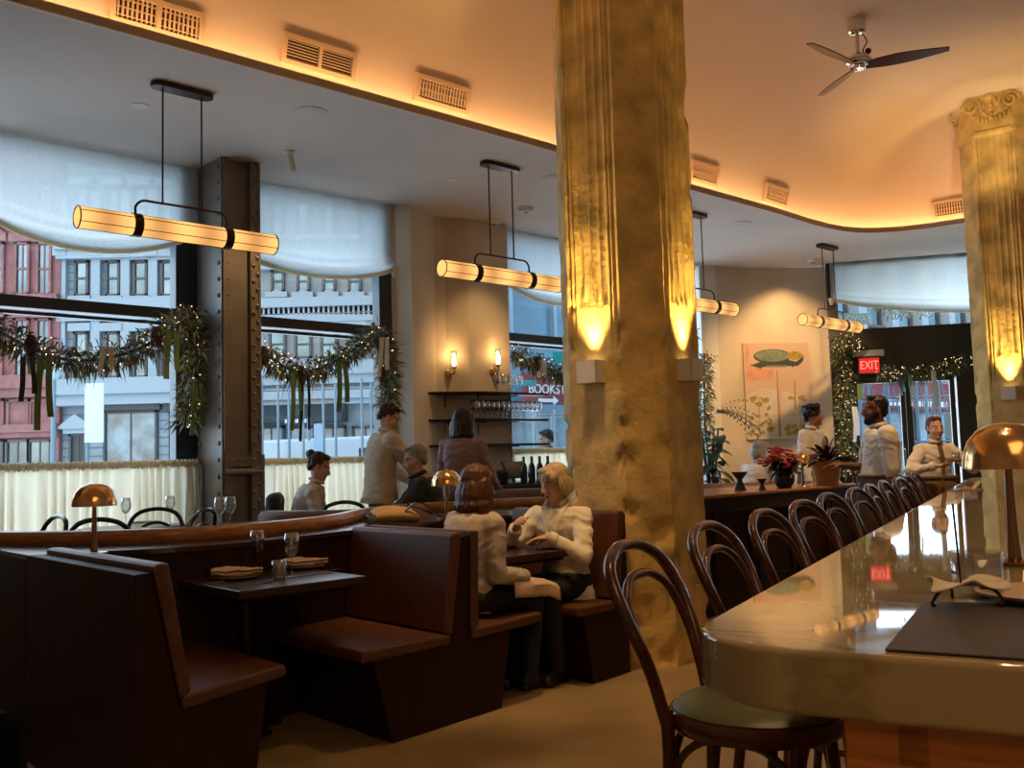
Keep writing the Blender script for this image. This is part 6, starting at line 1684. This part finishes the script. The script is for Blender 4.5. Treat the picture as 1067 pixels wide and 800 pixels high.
# server with tray
p = V((pd(975, 480, 9.8).x, 9.8, 0))
def ex_s(c):
    apron(c, cl_brown, .70, .13)
    b = MB(); N, f, u = c['N'], c['fwd'], c['up']; w = .022
    pts = [N+f*.082+u*.0, N+f*.105-u*.05, N+f*.138-u*.14, N+f*.142-u*.25]
    b.strip(catmull(pts, 4), .045, .006, c['right']); b.ell(N+f*.088-u*.005, (.02, .015, .02)); b.build('necktie', cl_brown, c['root'], smooth=True)
person('person in white shirt and brown tie carrying a tray', p, radians(180+4), pelvis=.90, lean=.0, head=(-.05, .02), arms=((.15, .26, 1.165), (-.18, .28, 1.155)), hints=((1, -.5, -.5), (-1, -.5, -.5)), hair='bun', haircol=hb, top=cl_white, bottom=cl_brown, female=True, H=.985, width=1.02, sleeve=1.12, hem=.02,
       hands=((-.45, .9, 0), (.45, .9, 0)), palms=((0, 0, 1), (0, 0, 1)), curl=(.3, .3), extra=ex_s)
tz = 1.205; tc_ = p+V((.10, -.40, 0))
o = MB().lathe([(0, 0), (.155, 0), (.165, .018), (.160, .018), (.152, .005), (0, .005)], n=36).build('tray', M['cap'], None, smooth=True); o.location = (tc_.x, tc_.y, tz); tag(o, 'round dark tray carried by the person with the brown tie', 'tray')
for i, (dx, dy) in enumerate(((-.07, .0), (.0, -.05), (.08, .02))):
    inst('tumbler', TM, V((tc_.x+dx, tc_.y+dy, tz+.0055)), 'clear tumbler on the carried round tray', 'glass', 'tumblers on the tray')
# napkin on the lap, held glass
c0 = w1; fA = V((AX, AY, 0)); rA = V((AY, -AX, 0))
def fn(u, v):
    s_ = -.16+.46*v; a = .14+.36*u; k_ = max(0, s_-.17)
    x = min(s_, .17)+.055*min(1, k_/.06)+.010*sin(u*9)*min(1, k_*8)
    z = .668-.03*max(0, (a-.1)/.36)-(max(0, k_-.03))-.10*max(0, u-.75)+.006*noise.noise(V((u*6, v*6, 3)))
    return c0+fA*(a+.04*k_)+rA*x+V((0, 0, z))
b = MB().sheet(fn, 20, 20); o = b.build('lap_napkin', M['napkin'], None, smooth=True, solid=.006); tag(o, 'large beige napkin across the knees of the person with chestnut bob', 'napkin')
# ================================================================== light, sky, camera
w = bpy.data.worlds.new('sky'); S.world = w; w.use_nodes = True; nt = w.node_tree
bg = nt.nodes['Background']; sky = nt.nodes.new('ShaderNodeTexSky'); sky.sky_type = 'NISHITA'; sky.sun_disc = False; sky.sun_elevation = radians(28); sky.sun_rotation = radians(200); sky.air_density = 1.4; sky.dust_density = 1.5
mixn = nt.nodes.new('ShaderNodeMix'); mixn.data_type = 'RGBA'; mixn.inputs[0].default_value = .6; mixn.inputs[7].default_value = (.36, .66, 1.0, 1)
sc_ = nt.nodes.new('ShaderNodeMix'); sc_.data_type = 'RGBA'; sc_.blend_type = 'MULTIPLY'; sc_.inputs[0].default_value = 1; sc_.inputs[7].default_value = (.12, .12, .12, 1)
nt.links.new(sky.outputs[0], sc_.inputs[6]); nt.links.new(sc_.outputs[2], mixn.inputs[6]); nt.links.new(mixn.outputs[2], bg.inputs['Color'])
bg.inputs['Strength'].default_value = 2.6
def light(kind, name, loc, energy, col, size=.1, rot=None, tgt=None, spot=None, sizey=None):
    L = bpy.data.lights.new(name, kind); L.energy = energy; L.color = col
    if kind == 'AREA':
        L.size = size
        if sizey: L.shape = 'RECTANGLE'; L.size_y = sizey
    elif kind == 'SPOT': L.spot_size = radians(spot or 50); L.spot_blend = .8; L.shadow_soft_size = size
    elif kind == 'POINT': L.shadow_soft_size = size
    o = bpy.data.objects.new(name, L); COL.objects.link(o); o.location = loc
    if tgt is not None: o.rotation_euler = (V(tgt)-V(loc)).to_track_quat('-Z', 'Y').to_euler()
    elif rot: o.rotation_euler = rot
    return o
WARM = (1, .60, .26)
# daylight portals guide the sky light through the windows
def portal(p, t, w_, h_):
    o = light('AREA', 'window_portal', p, 1, (1, 1, 1), w_, tgt=t, sizey=h_); o.data.cycles.is_portal = True
for a0, a1 in ((-2.5, 3.6), (4.3, 5.8), (7.6, 11.2)):
    a = (a0+a1)/2; portal(an(a, 8.65, 2.2), an(a, 4, 2.2), a1-a0, 3.7)
portal(ent((x_l+x_end)/2, -.4, 2.1), ent((x_l+x_end)/2, 3, 2.1), x_end-x_l, 4.)
for a0, a1 in ((.9, 3.6), (4.3, 5.8), (7.6, 11.2)):
    a = (a0+a1)/2; light('AREA', 'window_fill_light', an(a, 8.78, 1.9), 30*(a1-a0), (.80, .89, 1.0), a1-a0, tgt=an(a, 4, 3.2), sizey=3.2)  # added area fill on top of the sky, lifts the dark soffit
light('AREA', 'entrance_fill_light', ent((x_l+x_end)/2, -.5, 1.9), 160, (.8, .9, 1), 3.0, tgt=ent((x_l+x_end)/2, 3, 2.6), sizey=3.2)  # added area fill, brightens the blind over the doors
# ceiling spots: painting, shelves wall, capital, tables, bar; plus added fills
pc = (pl+pr)/2
light('SPOT', 'painting_spot', V((pc.x+.1, pc.y-.50, ZS-.04)), 60, WARM, .03, tgt=V((pc.x+.1, pc.y-.12, 1.9)), spot=110)
light('SPOT', 'far_wall_fill', V((pc.x-.3, pc.y-3.2, ZS-.04)), 420, WARM, .05, tgt=V((pc.x-.1, pc.y, 1.9)), spot=58)  # added fill, evens the light on the painting wall
light('SPOT', 'pier_spot', an(6.95, 7.3, ZS-.1), 60, WARM, .03, tgt=an(7.0, 8.3, 2.0), spot=60)
light('SPOT', 'capital_spot', C2+V((-.9, -1.4, 4.3)), 40, (1, .72, .35), .04, tgt=C2+V((0, 0, 5.0)), spot=70)
for s_, q in ((.9, .35), (2.2, .5), (4.2, .5), (6.4, .5)):
    q_ = bp(s_, q); light('SPOT', 'bar_spot', V((q_.x, q_.y, ZV-.05)), 150, WARM, .05, tgt=V((q_.x, q_.y, 1.)), spot=52)
for c_ in (TB, V((TB.x+.2, TB.y+.0, 0))): light('SPOT', 'table_spot', V((c_.x, c_.y-.7, ZV-.05)), 190, WARM, .05, tgt=V((c_.x, c_.y, .9)), spot=34)
light('SPOT', 'floor_spot', V((.9, 4.6, ZV-.05)), 120, WARM, .05, tgt=V((.4, 4.9, 0)), spot=60)
for px, py in ((918, 9.2),): light('SPOT', 'aisle_fill', V((3.5, 8.0, ZV-.05)), 480, WARM, .05, tgt=V((3.7, 9.3, 1.2)), spot=55)  # added fill without a fitting, brightens the figures beyond the stools
q_ = pz(301, 158, ZS); light('SPOT', 'steel_column_spot', V((q_.x, q_.y-.15, ZS-.16)), 60, (1, .66, .3), .03, tgt=an(3.95, 7.9, 2.4), spot=60)
light('POINT', 'bar_end_fill', V((.9, -1.0, .55)), 11, WARM, .12)  # no lamp stands here; added fill warms the bar end and nearest stool
L = light('AREA', 'room_fill_behind', V((1.5, -1.5, 4.9)), 60, WARM, 3.0, tgt=V((1.5, 2, 1.0)))  # unseen broad fill added to lift the dim interior
# camera
cd_ = bpy.data.cameras.new('camera'); cam = bpy.data.objects.new('camera', cd_); COL.objects.link(cam)
cd_.sensor_width = 36; cd_.lens = 36*F/1067; cd_.clip_start = .05; cd_.clip_end = 300
r_ = V((1, 0, 0)); u_ = V((0, -sin(PITCH), cos(PITCH))); f_ = V((0, cos(PITCH), sin(PITCH)))
ex_ = r_*cos(ROLL)-u_*sin(ROLL); ey_ = r_*sin(ROLL)+u_*cos(ROLL)
Mx = Matrix((ex_, ey_, -f_)).transposed().to_4x4(); Mx.translation = CAM; cam.matrix_world = Mx
S.camera = cam
S.view_settings.view_transform = 'Standard'; S.view_settings.look = 'None'; S.view_settings.gamma = 1; S.view_settings.use_curve_mapping = False
S.view_settings.exposure = 0.15
S.cycles.transparent_max_bounces = 24; S.cycles.max_bounces = 8; S.cycles.diffuse_bounces = 4; S.cycles.caustics_reflective = False; S.cycles.caustics_refractive = False; S.cycles.sample_clamp_indirect = 4.
